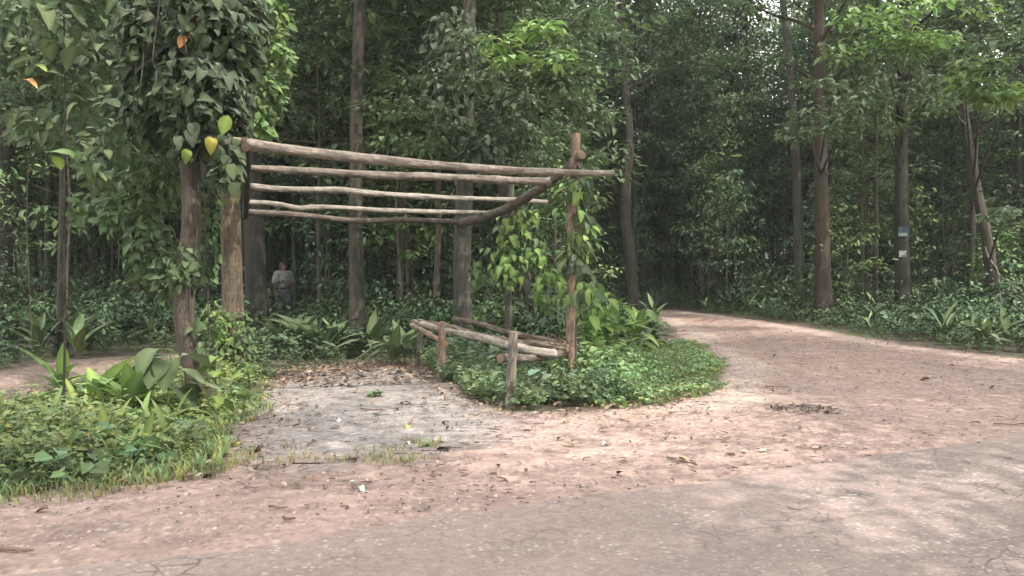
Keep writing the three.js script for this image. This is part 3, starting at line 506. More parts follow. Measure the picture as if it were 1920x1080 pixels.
  for (const [g, c, k] of [[fp.trunk, C.bark, 0], [fp.crown, null, 1]]) { const at = far.p.length / 3, p = g.attributes.position, q = g.attributes.color; for (let j = 0; j < p.count; j++) far.vert(p.getX(j), p.getY(j), p.getZ(j), c ?? [q.getX(j), q.getY(j), q.getZ(j)]); for (let j = 0; j < g.index.count; j++) far.i.push(at + g.index.getX(j)); }
  instanced('distant_wood', 'far part of the wood seen between the nearer trunks', 'wood', far.geo(), M.leaf, scatter(R, 460, wedge(R, 58, 135), () => true).map(([x, y, z]) => [x, 0, z, 0.8 + R() * 0.4]), R, 0.3);
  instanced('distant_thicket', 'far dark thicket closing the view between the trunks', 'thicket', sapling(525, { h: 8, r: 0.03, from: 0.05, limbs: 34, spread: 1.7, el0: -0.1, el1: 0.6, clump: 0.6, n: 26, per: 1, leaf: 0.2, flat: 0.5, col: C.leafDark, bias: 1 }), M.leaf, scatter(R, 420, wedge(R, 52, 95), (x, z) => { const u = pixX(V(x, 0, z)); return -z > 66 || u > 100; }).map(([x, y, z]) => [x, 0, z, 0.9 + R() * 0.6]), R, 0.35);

  // green verges
  const LEFTGREEN = px([[-300, 960], [0, 938], [210, 914], [372, 882], [395, 835], [450, 790], [490, 745], [508, 712], [480, 690], [400, 690], [345, 694], [250, 708], [140, 738], [0, 770], [-400, 850]]);
  const BENCHGREEN = px([[800, 690], [835, 715], [885, 748], [960, 766], [1090, 772], [1135, 766], [1150, 715], [1110, 670], [950, 650], [820, 665]]);
  const inZ = (poly, box, e = 0) => [() => [mix(box[0], box[1], R()), mix(box[2], box[3], R())], (x, z) => sd(x, z, poly) + 0.4 * fbm(x * 1.7, z * 1.7, 4, 19) < e];
  const lw = [weed(571, { stems: 7, out: 0.18, h: 0.15, n: 5, leaf: 0.062, w: 0.55, col: [0.215, 0.285, 0.092] }), weed(572, { stems: 6, out: 0.14, h: 0.28, n: 6, leaf: 0.075, w: 0.5, col: [0.23, 0.29, 0.10] })];
  const rim = (x, zz) => mix(0.4, 1.05, sstep(0, 0.7, -sd(x, zz, LEFTGREEN)));
  let z = inZ(LEFTGREEN, [-9, -2, -12, -4.6]);
  instanced('leafy_weeds', 'bright green leafy weeds covering the ground at the left of the clearing', 'weeds', lw[0], M.leafThin, scatter(R, 1150, ...z).map(([x, y, zz]) => [x, y, zz, (0.6 + R() * 0.8) * rim(x, zz)]), R, 0.3);
  instanced('tall_weeds', 'taller pale green weeds standing out of the left verge', 'weeds', lw[1], M.leafThin, scatter(R, 330, ...inZ(LEFTGREEN, [-9, -2, -12, -4.6], -0.25)).map(([x, y, zz]) => [x, y, zz, (0.6 + R() * 0.8) * rim(x, zz)]), R, 0.3);
  instanced('bench_weeds', 'dark leafy weeds growing under and behind the log bench', 'weeds', weed(573, { stems: 8, out: 0.17, h: 0.24, n: 6, leaf: 0.09, w: 0.5, col: [0.14, 0.205, 0.08] }), M.leafThin, scatter(R, 620, ...inZ(BENCHGREEN, [-2.5, 2.5, -16, -7.5], 0.0)).map(([x, y, zz]) => [x, y, zz, 0.7 + R() * 0.6]), R, 0.35);
  instanced('heart_leaved_weeds', 'larger heart-leaved weeds scattered through the left verge', 'weeds', weed(576, { stems: 5, out: 0.13, h: 0.2, n: 4, leaf: 0.125, w: 0.75, col: [0.11, 0.165, 0.06] }), M.leafThin, scatter(R, 150, ...inZ(LEFTGREEN, [-9, -2, -12, -4.6], -0.25)).map(([x, y, zz]) => [x, y, zz, 0.7 + R() * 0.6]), R, 0.35);
  instanced('broad_bench_weeds', 'broader pale-leaved weeds among the dark ones under the bench', 'weeds', weed(577, { stems: 5, out: 0.14, h: 0.26, n: 4, leaf: 0.13, w: 0.6, col: [0.11, 0.15, 0.075] }), M.leafThin, scatter(R, 120, ...inZ(BENCHGREEN, [-2.5, 2.5, -16, -7.5], -0.1)).map(([x, y, zz]) => [x, y, zz, 0.7 + R() * 0.6]), R, 0.35);
  instanced('verge_grass', 'fine green grass mixed into the weeds of the left verge', 'grass', grassTuft(582, 20, 0.075, [0.215, 0.27, 0.095]), M.leafThin, scatter(R, 420, ...inZ(LEFTGREEN, [-9, -2, -9, -4.6], 0.1)).map(([x, y, zz]) => [x, y, zz, 0.6 + R() * 0.8]), R, 0.3);
  instanced('verge_blades', 'narrow long-leaved plants standing out of the left verge', 'plants', bladePlant(583, { n: 7, L: 0.3, h: 0.12, col: [0.15, 0.21, 0.07] }), M.leafThin, scatter(R, 46, ...inZ(LEFTGREEN, [-7, -2, -10, -5.6], -0.4)).map(([x, y, zz]) => [x, y, zz, 0.6 + R() * 0.7]), R, 0.3);
  const gt = grassTuft(580, 26, 0.085, [0.17, 0.225, 0.08]);
  instanced('grass_patch', 'short green grass on the corner between the shelter and the dirt track', 'grass', gt, M.leafThin, scatter(R, 1700, ...inZ(GRASS, [0.4, 4.6, -16, -7.2], 0.12)).map(([x, y, zz]) => [x, y, zz, (0.6 + R() * 0.7) * mix(0.4, 1.05, sstep(-0.1, 0.6, -sd(x, zz, GRASS)))]), R, 0.3);
  const MOUND = px([[1082, 742], [1095, 665], [1180, 655], [1255, 690], [1245, 730], [1170, 758]]);
  instanced('mound_weeds', 'lush bright weeds heaped against the foot of the front post and sloping to the grass', 'weeds', weed(578, { stems: 8, out: 0.2, h: 0.42, n: 7, leaf: 0.105, w: 0.55, col: [0.15, 0.225, 0.075] }), M.leafThin, scatter(R, 230, ...inZ(MOUND, [0.3, 3.6, -16, -7.6], 0.05)).map(([x, y, zz]) => [x, y, zz, (0.55 + R() * 0.6) * mix(1.1, 0.4, sstep(0.8, 2.4, x))]), R, 0.35);
  instanced('low_herbs', 'small round-leaved herbs in the grass beside the shelter', 'herbs', weed(574, { stems: 7, out: 0.16, h: 0.08, n: 4, leaf: 0.065, w: 0.6, col: [0.18, 0.25, 0.09] }), M.leafThin, scatter(R, 520, ...inZ(GRASS, [0.4, 4.4, -16, -7.4], -0.05)).map(([x, y, zz]) => [x, y, zz, 0.7 + R() * 0.7]), R, 0.3);
  const dry = grassTuft(581, 10, 0.055, [0.20, 0.215, 0.09]);
  const tufts = scatter(R, 420, () => [mix(-6, 0.5, R()), mix(-7, -4.4, R())], (x, zz) => { const d = sd(x, zz, LEFTGREEN); return d > -0.35 && d < 0.12 + 0.45 * fbm(x * 1.5, zz * 1.5, 2, 4) && zz < roadEdge(x) - 0.5 && x < -1.6; });
  for (const [cx, cy, n, r] of [[720, 862, 18, 0.22], [800, 838, 5, 0.1], [520, 858, 9, 0.25], [600, 876, 6, 0.3]]) { const g = G(cx, cy); for (let k = 0; k < n; k++) { const a = R() * 6.28, q = r * Math.sqrt(R()); tufts.push([g.x + Math.cos(a) * q * 1.6, land(g.x, g.z), g.z + Math.sin(a) * q]); } }
  instanced('dry_grass', 'sparse yellowish grass tufts along the rim of the earth verge', 'grass', dry, M.leafThin, tufts.map(([x, y, zz]) => [x, y + 0.008, zz, 0.5 + R() * 0.6]), R, 0.3);
  // wood edge: low weeds along the far side of the track and round the left path
  instanced('edge_weeds', 'low weeds lining the far edge of the dirt track', 'weeds', weed(575, { stems: 8, out: 0.22, h: 0.4, n: 5, leaf: 0.12, w: 0.45, col: [0.064, 0.096, 0.044] }), M.leaf, scatter(R, 1300, wedge(R, 10.5, 32, 1), (x, zz) => { const d = bareD(x, zz), p = pathD(x, zz); return Math.min(d, p) > -0.05 && (d < 2.4 || p < 1.5) && -zz > 10.2 && sd(x, zz, GRASS) > 0.15 && !(x > 0.6 && zz > -18 && x < 4.5 && d < 1.2); }).map(([x, y, zz]) => [x, y, zz, (0.5 + R() * 0.7) * mix(0.3, 1, sstep(0, 1.2, Math.min(bareD(x, zz), pathD(x, zz))))]), R, 0.35);
  // litter
  const fall = (() => { const mb = new MB(), q = rng(590); mb.leaf(V(-0.5, 0.06, 0), V(1, 0.05, 0), UP, 1, 0.5, [1, 1, 1], true); return mb.geo(); })();
  const lit = new THREE.InstancedMesh(fall, new THREE.MeshStandardMaterial({ color: 0xffffff, roughness: 0.85, side: THREE.DoubleSide }), 2700), o = new THREE.Object3D(), c = new THREE.Color();
  const pal = [[0.16, 0.10, 0.065], [0.24, 0.16, 0.10], [0.09, 0.062, 0.045], [0.32, 0.25, 0.18], [0.13, 0.09, 0.07], [0.20, 0.12, 0.075]], heap = G(640, 706);
  for (let k = 0; k < 2700; k++) {
    let x, zz, tries = 0;
    do { if (k < 420) { const a = R() * 6.28, q = Math.sqrt(R()); x = heap.x + Math.cos(a) * q * 1.5 - 0.1; zz = heap.z + Math.sin(a) * q * 1.1; } else if (k < 2000) { x = mix(-4.5, 2, R()); zz = mix(-12.5, -5, R()); } else { zz = -(5 + 17 * Math.pow(R(), 1.3)); x = (R() * 2 - 1) * 0.66 * -zz; } } while (++tries < 40 && !(bareD(x, zz) < 0.4 && zz < roadEdge(x) - 0.05 && (k > 2300 || R() < 0.12 + sstep(-0.9, 0.1, bareD(x, zz)) || k < 420)));
    o.position.set(x, land(x, zz) + 0.018 + R() * 0.016, zz); o.rotation.set((R() - 0.5) * 0.7, R() * 6.28, (R() - 0.5) * 0.7); o.scale.setScalar(0.04 + 0.085 * R() * R() + (k < 420 ? 0.04 : 0)); o.scale.z *= 0.6 + 0.6 * R(); o.updateMatrix(); lit.setMatrixAt(k, o.matrix);
    const p = pick(R, pal), b = 0.7 + R() * 0.6; c.setRGB(p[0] * b, p[1] * b, p[2] * b); lit.setColorAt(k, c);
  }
  lit.name = 'leaf_litter'; lit.userData.kind = 'stuff'; tag(lit, 'small dry brown leaves strewn over the clearing and the dirt track', 'leaf litter'); scene.add(lit);
  const bit = new THREE.CylinderGeometry(0.5, 0.35, 1, 5).rotateZ(Math.PI / 2).toNonIndexed(), bl = [];
  for (let k = 0; k < 2600 && bl.length < 520; k++) { const zz = -(4.6 + 13 * Math.pow(R(), 1.3)), x = (R() * 2 - 1) * 0.66 * -zz; if (bareD(x, zz) < 0.1 && zz < roadEdge(x) + 0.1 && fbm(x * 1.3, zz * 1.3, 2, 29) > -0.15) bl.push([x, land(x, zz) + 0.02, zz, 0.015 + 0.07 * R() * R() * R()]); }
  const bits = new THREE.InstancedMesh(bit, new THREE.MeshStandardMaterial({ color: 0xffffff, roughness: 0.9 }), bl.length);
  bl.forEach(([x, y, zz, L], k) => { o.position.set(x, y, zz); o.rotation.set(0, R() * 3.14, (R() - 0.5) * 0.2); o.scale.set(L, 0.006 + 0.004 * R(), 0.006 + 0.01 * R()); o.updateMatrix(); bits.setMatrixAt(k, o.matrix); const b = 0.5 + R(); c.setRGB(0.09 * b, 0.062 * b, 0.047 * b); bits.setColorAt(k, c); });
  bits.name = 'twig_litter'; bits.userData.kind = 'stuff'; tag(bits, 'short dark bits of twig and bark strewn over the bare earth', 'twig litter'); scene.add(bits);
  const stone = new THREE.DodecahedronGeometry(1, 0), gl = [];
  for (let k = 0; k < 6500; k++) { const zz = -(4 + 14 * Math.pow(R(), 1.4)), x = (R() * 2 - 1) * 0.66 * -zz; if (bareD(x, zz) < 0 && zz < roadEdge(x) - 0.1) gl.push([x, land(x, zz) + 0.008, zz, 0.004 + 0.014 * R() * R() * R(), R() * 6]); }
  const gm = instanced('gravel', 'loose pale grit lying on the earth verge', 'gravel', stone, new THREE.MeshStandardMaterial({ color: new THREE.Color().setRGB(0.31, 0.235, 0.2), roughness: 0.95 }), gl, R, 0.6);
}

// ------------------------------------------------------------------ pole shelter
function poleGeo(pts, r0, r1, seed, origin, opt = {}) {
  const curve = new THREE.CatmullRomCurve3(pts, false, 'centripetal'), n = opt.rings ?? 40, st = [], rad = [];
  for (let k = 0; k <= n; k++) { const t = k / n; st.push(curve.getPointAt(t)); let r = mix(r0, r1, t) * (1 + 0.10 * vnoise(t * 9 + seed, seed, 3)); const kn = vnoise(t * 26 + seed * 7, 4, 9); if (kn > 0.62) r *= 1 + (kn - 0.62) * 0.5; rad.push(r); }
  const mb = new MB();
  const col = opt.col ?? ((t, th, q) => { const m = 0.82 + 0.25 * vnoise(t * 14 + seed, th * 1.2, 5) + 0.15 * vnoise(t * 60, th * 3 + seed, 7), pale = sstep(0.2, 0.5, vnoise(t * 5 + seed * 3, th * 0.7, 8)); return [m * (1 + 0.15 * pale), m * (1 + 0.16 * pale), m * (1 + 0.17 * pale)]; });
  mb.tube(st, rad, opt.seg ?? 12, col, { noise: opt.noise ?? 0.12, freq: 5, seed, cap: opt.cap ?? [1.6, 1.35, 1.0] });
  return mb.geo(origin, true);
}
const lichen = (seed) => (t, th, q) => { const l = sstep(0.05, 0.3, fbm(t * 16 + seed, th * 1.3, 3, 3)), m = 0.75 + 0.3 * vnoise(t * 20, th * 2, seed); return mix3([0.75 * m, 0.68 * m, 0.6 * m], [1.75, 1.8, 1.7], l * 0.75); };
{
  const fr = G(1070, 737), o = V(fr.x, 0, fr.z), t = thing('pole_shelter', 'open roof frame of rough wooden poles standing by the trees', 'shelter', o);
  const part = (name, g, m, label) => { const q = mesh(name, g, m, t); if (label) q.userData.label = label; return q; };
  // beams run from the front to the back of the frame
  const Zf = -fr.z - 0.1, s2z = (s) => Zf + 5.2 * s, lz = (s) => 8.16 + 5.2 * s;
  part('beam', poleGeo([P(1090, 290, Zf - 0.02), P(1050, 327, s2z(0.11)), P(1000, 362, s2z(0.30)), P(950, 391, s2z(0.51)), P(900, 409, s2z(0.77)), P(862, 419, s2z(1.0))], 0.05, 0.085, 5, o, { cap: [1.1, 0.9, 0.7] }), M.poleDark, 'right-hand roof beam with a pale cut end');
  part('beam', poleGeo([P(461, 276, 8.0), P(462, 318, 9.0), P(461, 355, 10.4), P(461, 384, 12.0), P(460, 405, 13.7)], 0.05, 0.05, 6, o), M.barkDark);
  part('post', poleGeo([V(fr.x, -0.2, fr.z), P(1071, 640, -fr.z), P(1072, 520, -fr.z), P(1073, 420, -fr.z), P(1077, 330, -fr.z), P(1080, 250, -fr.z)], 0.062, 0.05, 7, o, { noise: 0.2, rings: 60 }), M.postRed, 'tall front post standing above the beam');
  part('post', poleGeo([P(1085, 300, -fr.z + 0.02), P(1085, 275, -fr.z + 0.02), P(1086, 252, -fr.z + 0.03)], 0.02, 0.016, 8, o, { rings: 12 }), M.postRed, 'thin spur beside the top of the front post');
  part('post', poleGeo([V(P(953, 500, 11.85).x, -0.2, -11.85), P(953, 560, 11.85), P(957, 450, 11.85), P(959, 344, 11.85)], 0.058, 0.045, 9, o, { noise: 0.18 }), M.barkGrey, 'grey back post behind the bench');
  const poles = [
    [[[380, 262], [452, 270], [600, 288], [700, 299], [800, 308], [900, 316], [1000, 322], [1072, 324], [1108, 325], [1150, 325]], 8.02, Zf - 0.14, 0.062, 0.034, M.pole],
    [[[455, 315], [600, 322], [700, 328], [850, 333], [940, 338], [1032, 341]], 9.0, s2z(0.17) - 0.1, 0.043, 0.05, M.pole],
    [[[455, 348], [500, 353], [560, 356], [640, 357], [700, 363], [780, 368], [860, 372], [965, 375], [1026, 379]], 10.4, s2z(0.46), 0.045, 0.034, M.polePale],
    [[[455, 380], [500, 381], [530, 385], [560, 391], [590, 389], [640, 390], [720, 395], [800, 397], [912, 399]], 11.96, s2z(0.72) - 0.1, 0.044, 0.036, M.polePale],
    [[[455, 398], [510, 400], [570, 404], [630, 411], [680, 414], [760, 412], [810, 414], [868, 417]], 13.36, s2z(1) - 0.12, 0.05, 0.047, M.poleDark],
  ];
  poles.forEach(([l, za, zb, r0, r1, m], k) => { const a = l[0][0], b = l[l.length - 1][0]; part('roof_pole', poleGeo(l.map(([x, y]) => { const u = (x - a) / (b - a), iz = mix(1 / za, 1 / zb, u); return P(x, y, 1 / iz); }), r0, r1, 20 + k, o, { rings: 70 }), m); });
}
// lashings and the dry vine at the bench end
{
  const t = scene.getObjectByName('pole_shelter'), R = rng(333);
  const coil = (c, axis, r, n = 4) => { const mb = new MB(), a = axis.clone().normalize(), u = V(0, 0, 1).cross(a).normalize(), v = a.clone().cross(u), pts = []; for (let k = 0; k <= n * 12; k++) { const th = k / 12 * 6.283; pts.push(c.clone().addScaledVector(a, (k / (n * 12) - 0.5) * 0.055).addScaledVector(u, Math.cos(th) * r).addScaledVector(v, Math.sin(th) * r)); } mb.tube(pts, pts.map(() => 0.007), 5, [0.8, 0.75, 0.6]); mesh('lashing', mb.geo(t.position, true), M.barkTan, t); };
  const fz = -G(1070, 737).z; coil(P(1078, 322, fz - 0.1), V(1, -0.03, 0.2), 0.066); coil(P(1074, 318, fz), V(0, 1, 0), 0.075); coil(P(462, 272, 8.1), V(1, 0, 0), 0.075); coil(P(461, 352, 10.4), V(0.3, -0.1, -1), 0.066); coil(P(957, 378, 11.7), V(0, 1, 0), 0.075);
  const d = thing('dry_vine', 'dry brown tangle of vine round the front post at the bench end', 'dead vine', G(1058, 740));
  for (let k = 0; k < 22; k++) { const mb = new MB(), p = P(1052 + (R() - 0.5) * 46, 648 + (R() - 0.5) * 40, 9.35 + (R() - 0.5) * 0.3), q = dirRand(R), pts = [0, 1, 2, 3, 4].map((j) => p.clone().addScaledVector(q, (j - 2) * 0.055).add(V((R() - 0.5) * 0.05, (R() - 0.5) * 0.05, (R() - 0.5) * 0.04))); mb.tube(new THREE.CatmullRomCurve3(pts).getPoints(10), Array(11).fill(0.004 + 0.005 * R()), 5, [0.9, 0.8, 0.7]); mesh('stem', mb.geo(d.position, true), M.postRed, d); }
}
// ------------------------------------------------------------------ log bench
{
  const c = G(955, 764), o = V(c.x, 0, c.z), t = thing('log_bench', 'rough log bench on short posts under the right side of the shelter', 'bench', o);
  const stake = (b, tx, ty, r, m, s) => { const g = G(...b), z = -g.z; return mesh('leg', poleGeo([g.clone().setY(-0.15), g.clone().lerp(P(tx, ty, z), 0.5).add(V(0.01, 0, 0)), P(tx, ty, z)], r, r * 0.95, s, o, { rings: 16, noise: 0.18 }), m, t); };
  stake([953, 764], 963, 622, 0.052, M.pole, 31); stake([825, 712], 828, 604, 0.05, M.postRed, 32); stake([782, 690], 788, 599, 0.042, M.pole, 33);
  const rail = (name, pts, r0, r1, m, s, opt) => mesh(name, poleGeo(pts.map((q) => P(...q)), r0, r1, s, o, opt), m, t);
  rail('crosspiece', [[938, 672, 8.42], [1000, 671, 8.85], [1066, 661, 9.36]], 0.045, 0.04, M.poleDark, 34);
  rail('crosspiece', [[772, 610, 11.95], [800, 624, 11.2], [836, 645, 10.45]], 0.038, 0.038, M.postRed, 35);
  rail('rail', [[790, 608, 11.6], [845, 622, 10.7], [900, 633, 9.9], [955, 648, 9.1], [1010, 660, 8.85], [1040, 663, 8.95]], 0.045, 0.05, M.polePale, 36, { noise: 0.2 });
  rail('rail', [[775, 603, 12.0], [840, 612, 11.2], [900, 630, 10.5], [960, 641, 9.9], [1010, 646, 9.5], [1066, 652, 9.25]], 0.04, 0.046, M.pole, 37, { noise: 0.22, col: lichen(4) });
  rail('rail', [[850, 597, 14.2], [900, 608, 12.9], [945, 622, 11.7], [985, 631, 10.6], [1030, 640, 9.8], [1064, 646, 9.3]], 0.042, 0.05, M.poleDark, 38, { noise: 0.25, col: lichen(9) });
}

// ------------------------------------------------------------------ plants one can point at
// leaves on the skin of ellipsoids: the ones nearest the camera are parts, the rest one mass
function drape(R, t, blobs, n, singles, geos, mats, L, merged, o = {}) {
  const all = [];
  const total = blobs.reduce((s, b) => s + b.rx * b.ry, 0);
  for (const b of blobs) {
    const c = P(b.x, b.y, b.Z), k = Math.round(n * b.rx * b.ry / total);
    for (let i = 0; i < k; i++) { const q = dirRand(R), s = 0.65 + 0.4 * R(), p = c.clone().add(V(q.x * b.rx * s, q.y * b.ry * s, q.z * b.rz * s)), nn = V(q.x / b.rx, q.y / b.ry, q.z / b.rz).normalize(); all.push([p, nn, R()]); }
  }
  all.sort((a, b) => b[0].z - a[0].z);
  const mb = new MB();
  const every = Math.max(1, Math.floor(all.length * 0.5 / singles)); let made = 0;
  all.forEach(([p, nn, r], k) => {
    const wl = o.wild ?? 0.7, n2 = nn.clone().multiplyScalar(0.55).add(V((R() - 0.5) * 1.3 * wl, 0.6, (R() - 0.5) * 1.3 * wl + 0.2)).normalize();
    const d = V(nn.x * 0.5 + (R() - 0.5) * 1.2, -(o.hang ?? 0.8) + (R() - 0.5) * 0.9 * wl, nn.z * 0.5 + (R() - 0.5) * 0.7).normalize(), l = L * (0.6 + 0.65 * r);
    if (k % every === 0 && made < singles) { leafPart(R, t, geos, mats, p, d, n2, l); made++; }
    else bakeLeaf(mb, pick(R, geos), p, d, n2, l, jitter(R, merged, 0.35, 0.12));
  });
  if (mb.i.length) { const f = mesh('foliage', mb.geo(t.position, true), M.leafThin, t); f.userData.kind = 'stuff'; }
}
function stems(t, lists, mat = M.barkGrey, r = 0.007) { for (const l of lists) { const mb = new MB(), c = new THREE.CatmullRomCurve3(l.map((q) => P(...q))); mb.tube(c.getPoints(24), Array(25).fill(r), 5, [0.9, 0.9, 0.8]); mesh('stem', mb.geo(t.position, true), mat, t); } }
{
  const R = rng(901);
  // the vine on the crooked trunk
  let t = thing('climbing_vine', 'heavy curtain of heart-leaved vine hanging over the crooked trunk at the left', 'vine', tVine.base.clone());
  drape(R, t, [{ x: 395, y: 40, Z: 8.1, rx: 0.42, ry: 0.5, rz: 0.45 }, { x: 300, y: 60, Z: 8.4, rx: 0.4, ry: 0.6, rz: 0.45 }, { x: 370, y: 170, Z: 8.0, rx: 0.38, ry: 0.42, rz: 0.4 }, { x: 285, y: 190, Z: 8.5, rx: 0.35, ry: 0.5, rz: 0.4 }, { x: 420, y: 190, Z: 8.3, rx: 0.28, ry: 0.45, rz: 0.35 }, { x: 360, y: 260, Z: 8.1, rx: 0.2, ry: 0.22, rz: 0.25 }, { x: 455, y: 60, Z: 8.5, rx: 0.25, ry: 0.5, rz: 0.35 }, { x: 425, y: 300, Z: 8.0, rx: 0.13, ry: 0.28, rz: 0.15 }], 3600, 280, LEAF.heart, [...LM.vine, LM.dim[1], LM.dim[2]], 0.118, [0.058, 0.086, 0.040], { hang: 0.5, wild: 1.25 });
  stems(t, [[[300, 0, 7.9], [292, 60, 7.85], [290, 125, 7.8], [320, 132, 7.75]], [[270, 20, 8.0], [268, 120, 7.95], [255, 200, 7.9], [240, 235, 7.9]], [[305, 0, 7.8], [318, 45, 7.75], [340, 60, 7.7], [350, 100, 7.7]]], M.barkGrey, 0.006);
  for (const [x, y, g, m, L] of [[346, 77, 'heart', 'orange', 0.13], [357, 180, 'heart', 'lit', 0.12], [428, 226, 'big', 'lit', 0.2], [400, 269, 'heart', 'yellow', 0.15], [362, 240, 'heart', 'vine', 0.16], [358, 252, 'heart', 'vine', 0.17], [335, 265, 'heart', 'vine', 0.13], [355, 292, 'heart', 'lit', 0.13], [433, 318, 'heart', 'teak', 0.16], [440, 352, 'heart', 'teak', 0.16]]) { const q = leafPart(R, t, LEAF[g], LM[m], P(x, y - 10, 7.72), V(R() - 0.5, -1, 0.2).normalize(), V(0.2, 0.3, 1).normalize(), L); if (m !== 'vine') q.userData.label = m === 'orange' ? 'orange dying leaf' : 'pale yellow-green leaf'; }
  // grey-green creeper filling the upper left corner
  t = thing('leafy_creeper', 'grey-green creeper with long leaves filling the upper left corner behind the large leaves', 'creeper', G(60, 690));
  drape(R, t, [{ x: 40, y: 70, Z: 9.4, rx: 0.5, ry: 0.5, rz: 0.4 }, { x: 170, y: 120, Z: 9.6, rx: 0.4, ry: 0.5, rz: 0.4 }, { x: 100, y: 230, Z: 9.8, rx: 0.5, ry: 0.3, rz: 0.4 }, { x: 205, y: 290, Z: 9.4, rx: 0.3, ry: 0.4, rz: 0.3 }], 900, 150, LEAF.oval, LM.teak, 0.17, C.leafGrey, { hang: 0.25, wild: 1.2 });
  stems(t, [[[60, 640, 9.8], [50, 400, 9.7], [60, 200, 9.6], [40, -40, 9.5]], [[60, 300, 9.7], [120, 180, 9.6], [180, 100, 9.6]]]);
  // bright fringe on its right side
  t = thing('leafy_creeper', 'bright green small-leaved creeper fringing the right side of the vine curtain', 'creeper', tTan.base.clone());
  drape(R, t, [{ x: 495, y: 30, Z: 9.6, rx: 0.28, ry: 0.4, rz: 0.3 }, { x: 520, y: 110, Z: 9.6, rx: 0.17, ry: 0.25, rz: 0.3 }, { x: 500, y: 170, Z: 9.6, rx: 0.22, ry: 0.25, rz: 0.3 }, { x: 480, y: 230, Z: 9.5, rx: 0.2, ry: 0.28, rz: 0.25 }], 760, 170, LEAF.oval, [LM.lush[0], LM.lush[1], LM.lush[2], LM.lit[2]], 0.115, [0.11, 0.18, 0.055], { hang: 0.25, wild: 1.2 });
  stems(t, [[[440, 0, 9.6], [490, 60, 9.6], [505, 160, 9.6], [480, 240, 9.5]]]);
  // hanging foliage left of the crooked trunk
  t = thing('hanging_creeper', 'dull green creeper hanging left of the crooked trunk down to the ginger plants', 'creeper', G(300, 700));
  drape(R, t, [{ x: 285, y: 340, Z: 8.9, rx: 0.32, ry: 0.32, rz: 0.3 }, { x: 240, y: 400, Z: 9.2, rx: 0.3, ry: 0.3, rz: 0.3 }, { x: 285, y: 470, Z: 8.9, rx: 0.24, ry: 0.35, rz: 0.3 }, { x: 320, y: 520, Z: 8.6, rx: 0.16, ry: 0.3, rz: 0.2 }, { x: 180, y: 390, Z: 9.8, rx: 0.28, ry: 0.2, rz: 0.3 }], 1150, 240, LEAF.oval, LM.dim, 0.135, C.leafMid, { hang: 0.3, wild: 1.3 });
  stems(t, [[[300, 260, 8.7], [270, 340, 8.9], [225, 390, 9.2], [160, 400, 9.8]], [[320, 280, 8.6], [300, 420, 8.8], [310, 560, 8.6]]]);
  // leaves creeping up both trunks
  t = thing('ivy', 'small-leaved ivy wrapped round the foot of the pale trunk', 'ivy', tTan.base.clone());
  drape(R, t, [{ x: 440, y: 620, Z: 10.75, rx: 0.24, ry: 0.3, rz: 0.22 }, { x: 436, y: 665, Z: 10.7, rx: 0.28, ry: 0.3, rz: 0.22 }, { x: 400, y: 600, Z: 10.2, rx: 0.16, ry: 0.24, rz: 0.16 }], 640, 230, LEAF.heart, [...LM.lush, ...LM.teak, LM.lit[2]], 0.075, C.leafMid, { hang: 0.4 });
  stems(t, [[[400, 700, 10.3], [398, 560, 10.2]], [[440, 700, 10.7], [462, 580, 10.75]]]);
  t = thing('trunk_creeper', 'creeper with small round leaves climbing between the two left trunks', 'creeper', G(392, 720));
  drape(R, t, [{ x: 392, y: 380, Z: 9.2, rx: 0.1, ry: 0.3, rz: 0.12 }, { x: 392, y: 470, Z: 9.2, rx: 0.1, ry: 0.35, rz: 0.12 }, { x: 345, y: 500, Z: 8.1, rx: 0.14, ry: 0.25, rz: 0.1 }, { x: 372, y: 640, Z: 8.15, rx: 0.07, ry: 0.22, rz: 0.1 }], 260, 170, LEAF.heart, [...LM.teak, ...LM.dim], 0.10, C.leafMid, { hang: 0.5, wild: 1.1 });
  stems(t, [[[394, 720, 9.2], [390, 540, 9.2], [396, 300, 9.2]], [[362, 700, 8.1], [355, 560, 8.1], [372, 420, 8.1]]]);
  // vine on the front post
  t = thing('post_vine', 'leafy vine climbing the tall front post of the shelter', 'vine', G(1085, 737));
  drape(R, t, [{ x: 1084, y: 345, Z: 9.3, rx: 0.13, ry: 0.2, rz: 0.14 }, { x: 1090, y: 430, Z: 9.3, rx: 0.14, ry: 0.28, rz: 0.14 }, { x: 1078, y: 480, Z: 9.3, rx: 0.12, ry: 0.2, rz: 0.12 }, { x: 1095, y: 540, Z: 9.3, rx: 0.16, ry: 0.2, rz: 0.15 }], 210, 190, LEAF.oval, [...LM.vine, ...LM.teak, ...LM.lush], 0.16, C.leafGrey, { hang: 0.6, wild: 1.2 });
  stems(t, [[[1078, 720, 9.25], [1080, 600, 9.28], [1066, 480, 9.28], [1082, 380, 9.28], [1074, 310, 9.28]]]);
  t = thing('back_post_vine', 'pale leafy vine twined round the grey back post above the bench', 'vine', G(957, 690));
  drape(R, t, [{ x: 965, y: 440, Z: 11.6, rx: 0.22, ry: 0.3, rz: 0.2 }, { x: 950, y: 500, Z: 11.5, rx: 0.25, ry: 0.3, rz: 0.2 }, { x: 1000, y: 470, Z: 11.7, rx: 0.2, ry: 0.3, rz: 0.2 }, { x: 990, y: 400, Z: 11.6, rx: 0.16, ry: 0.2, rz: 0.2 }, { x: 900, y: 520, Z: 12.0, rx: 0.16, ry: 0.3, rz: 0.2 }, { x: 1030, y: 540, Z: 11.4, rx: 0.25, ry: 0.3, rz: 0.2 }], 400, 210, LEAF.heart, [...LM.lush, LM.teak[0], LM.lit[2]], 0.12, C.leafMid, { hang: 0.7 });
  stems(t, [[[950, 680, 11.7], [965, 540, 11.7], [948, 430, 11.7]], [[1000, 640, 11.4], [985, 520, 11.6], [1010, 420, 11.6]]]);
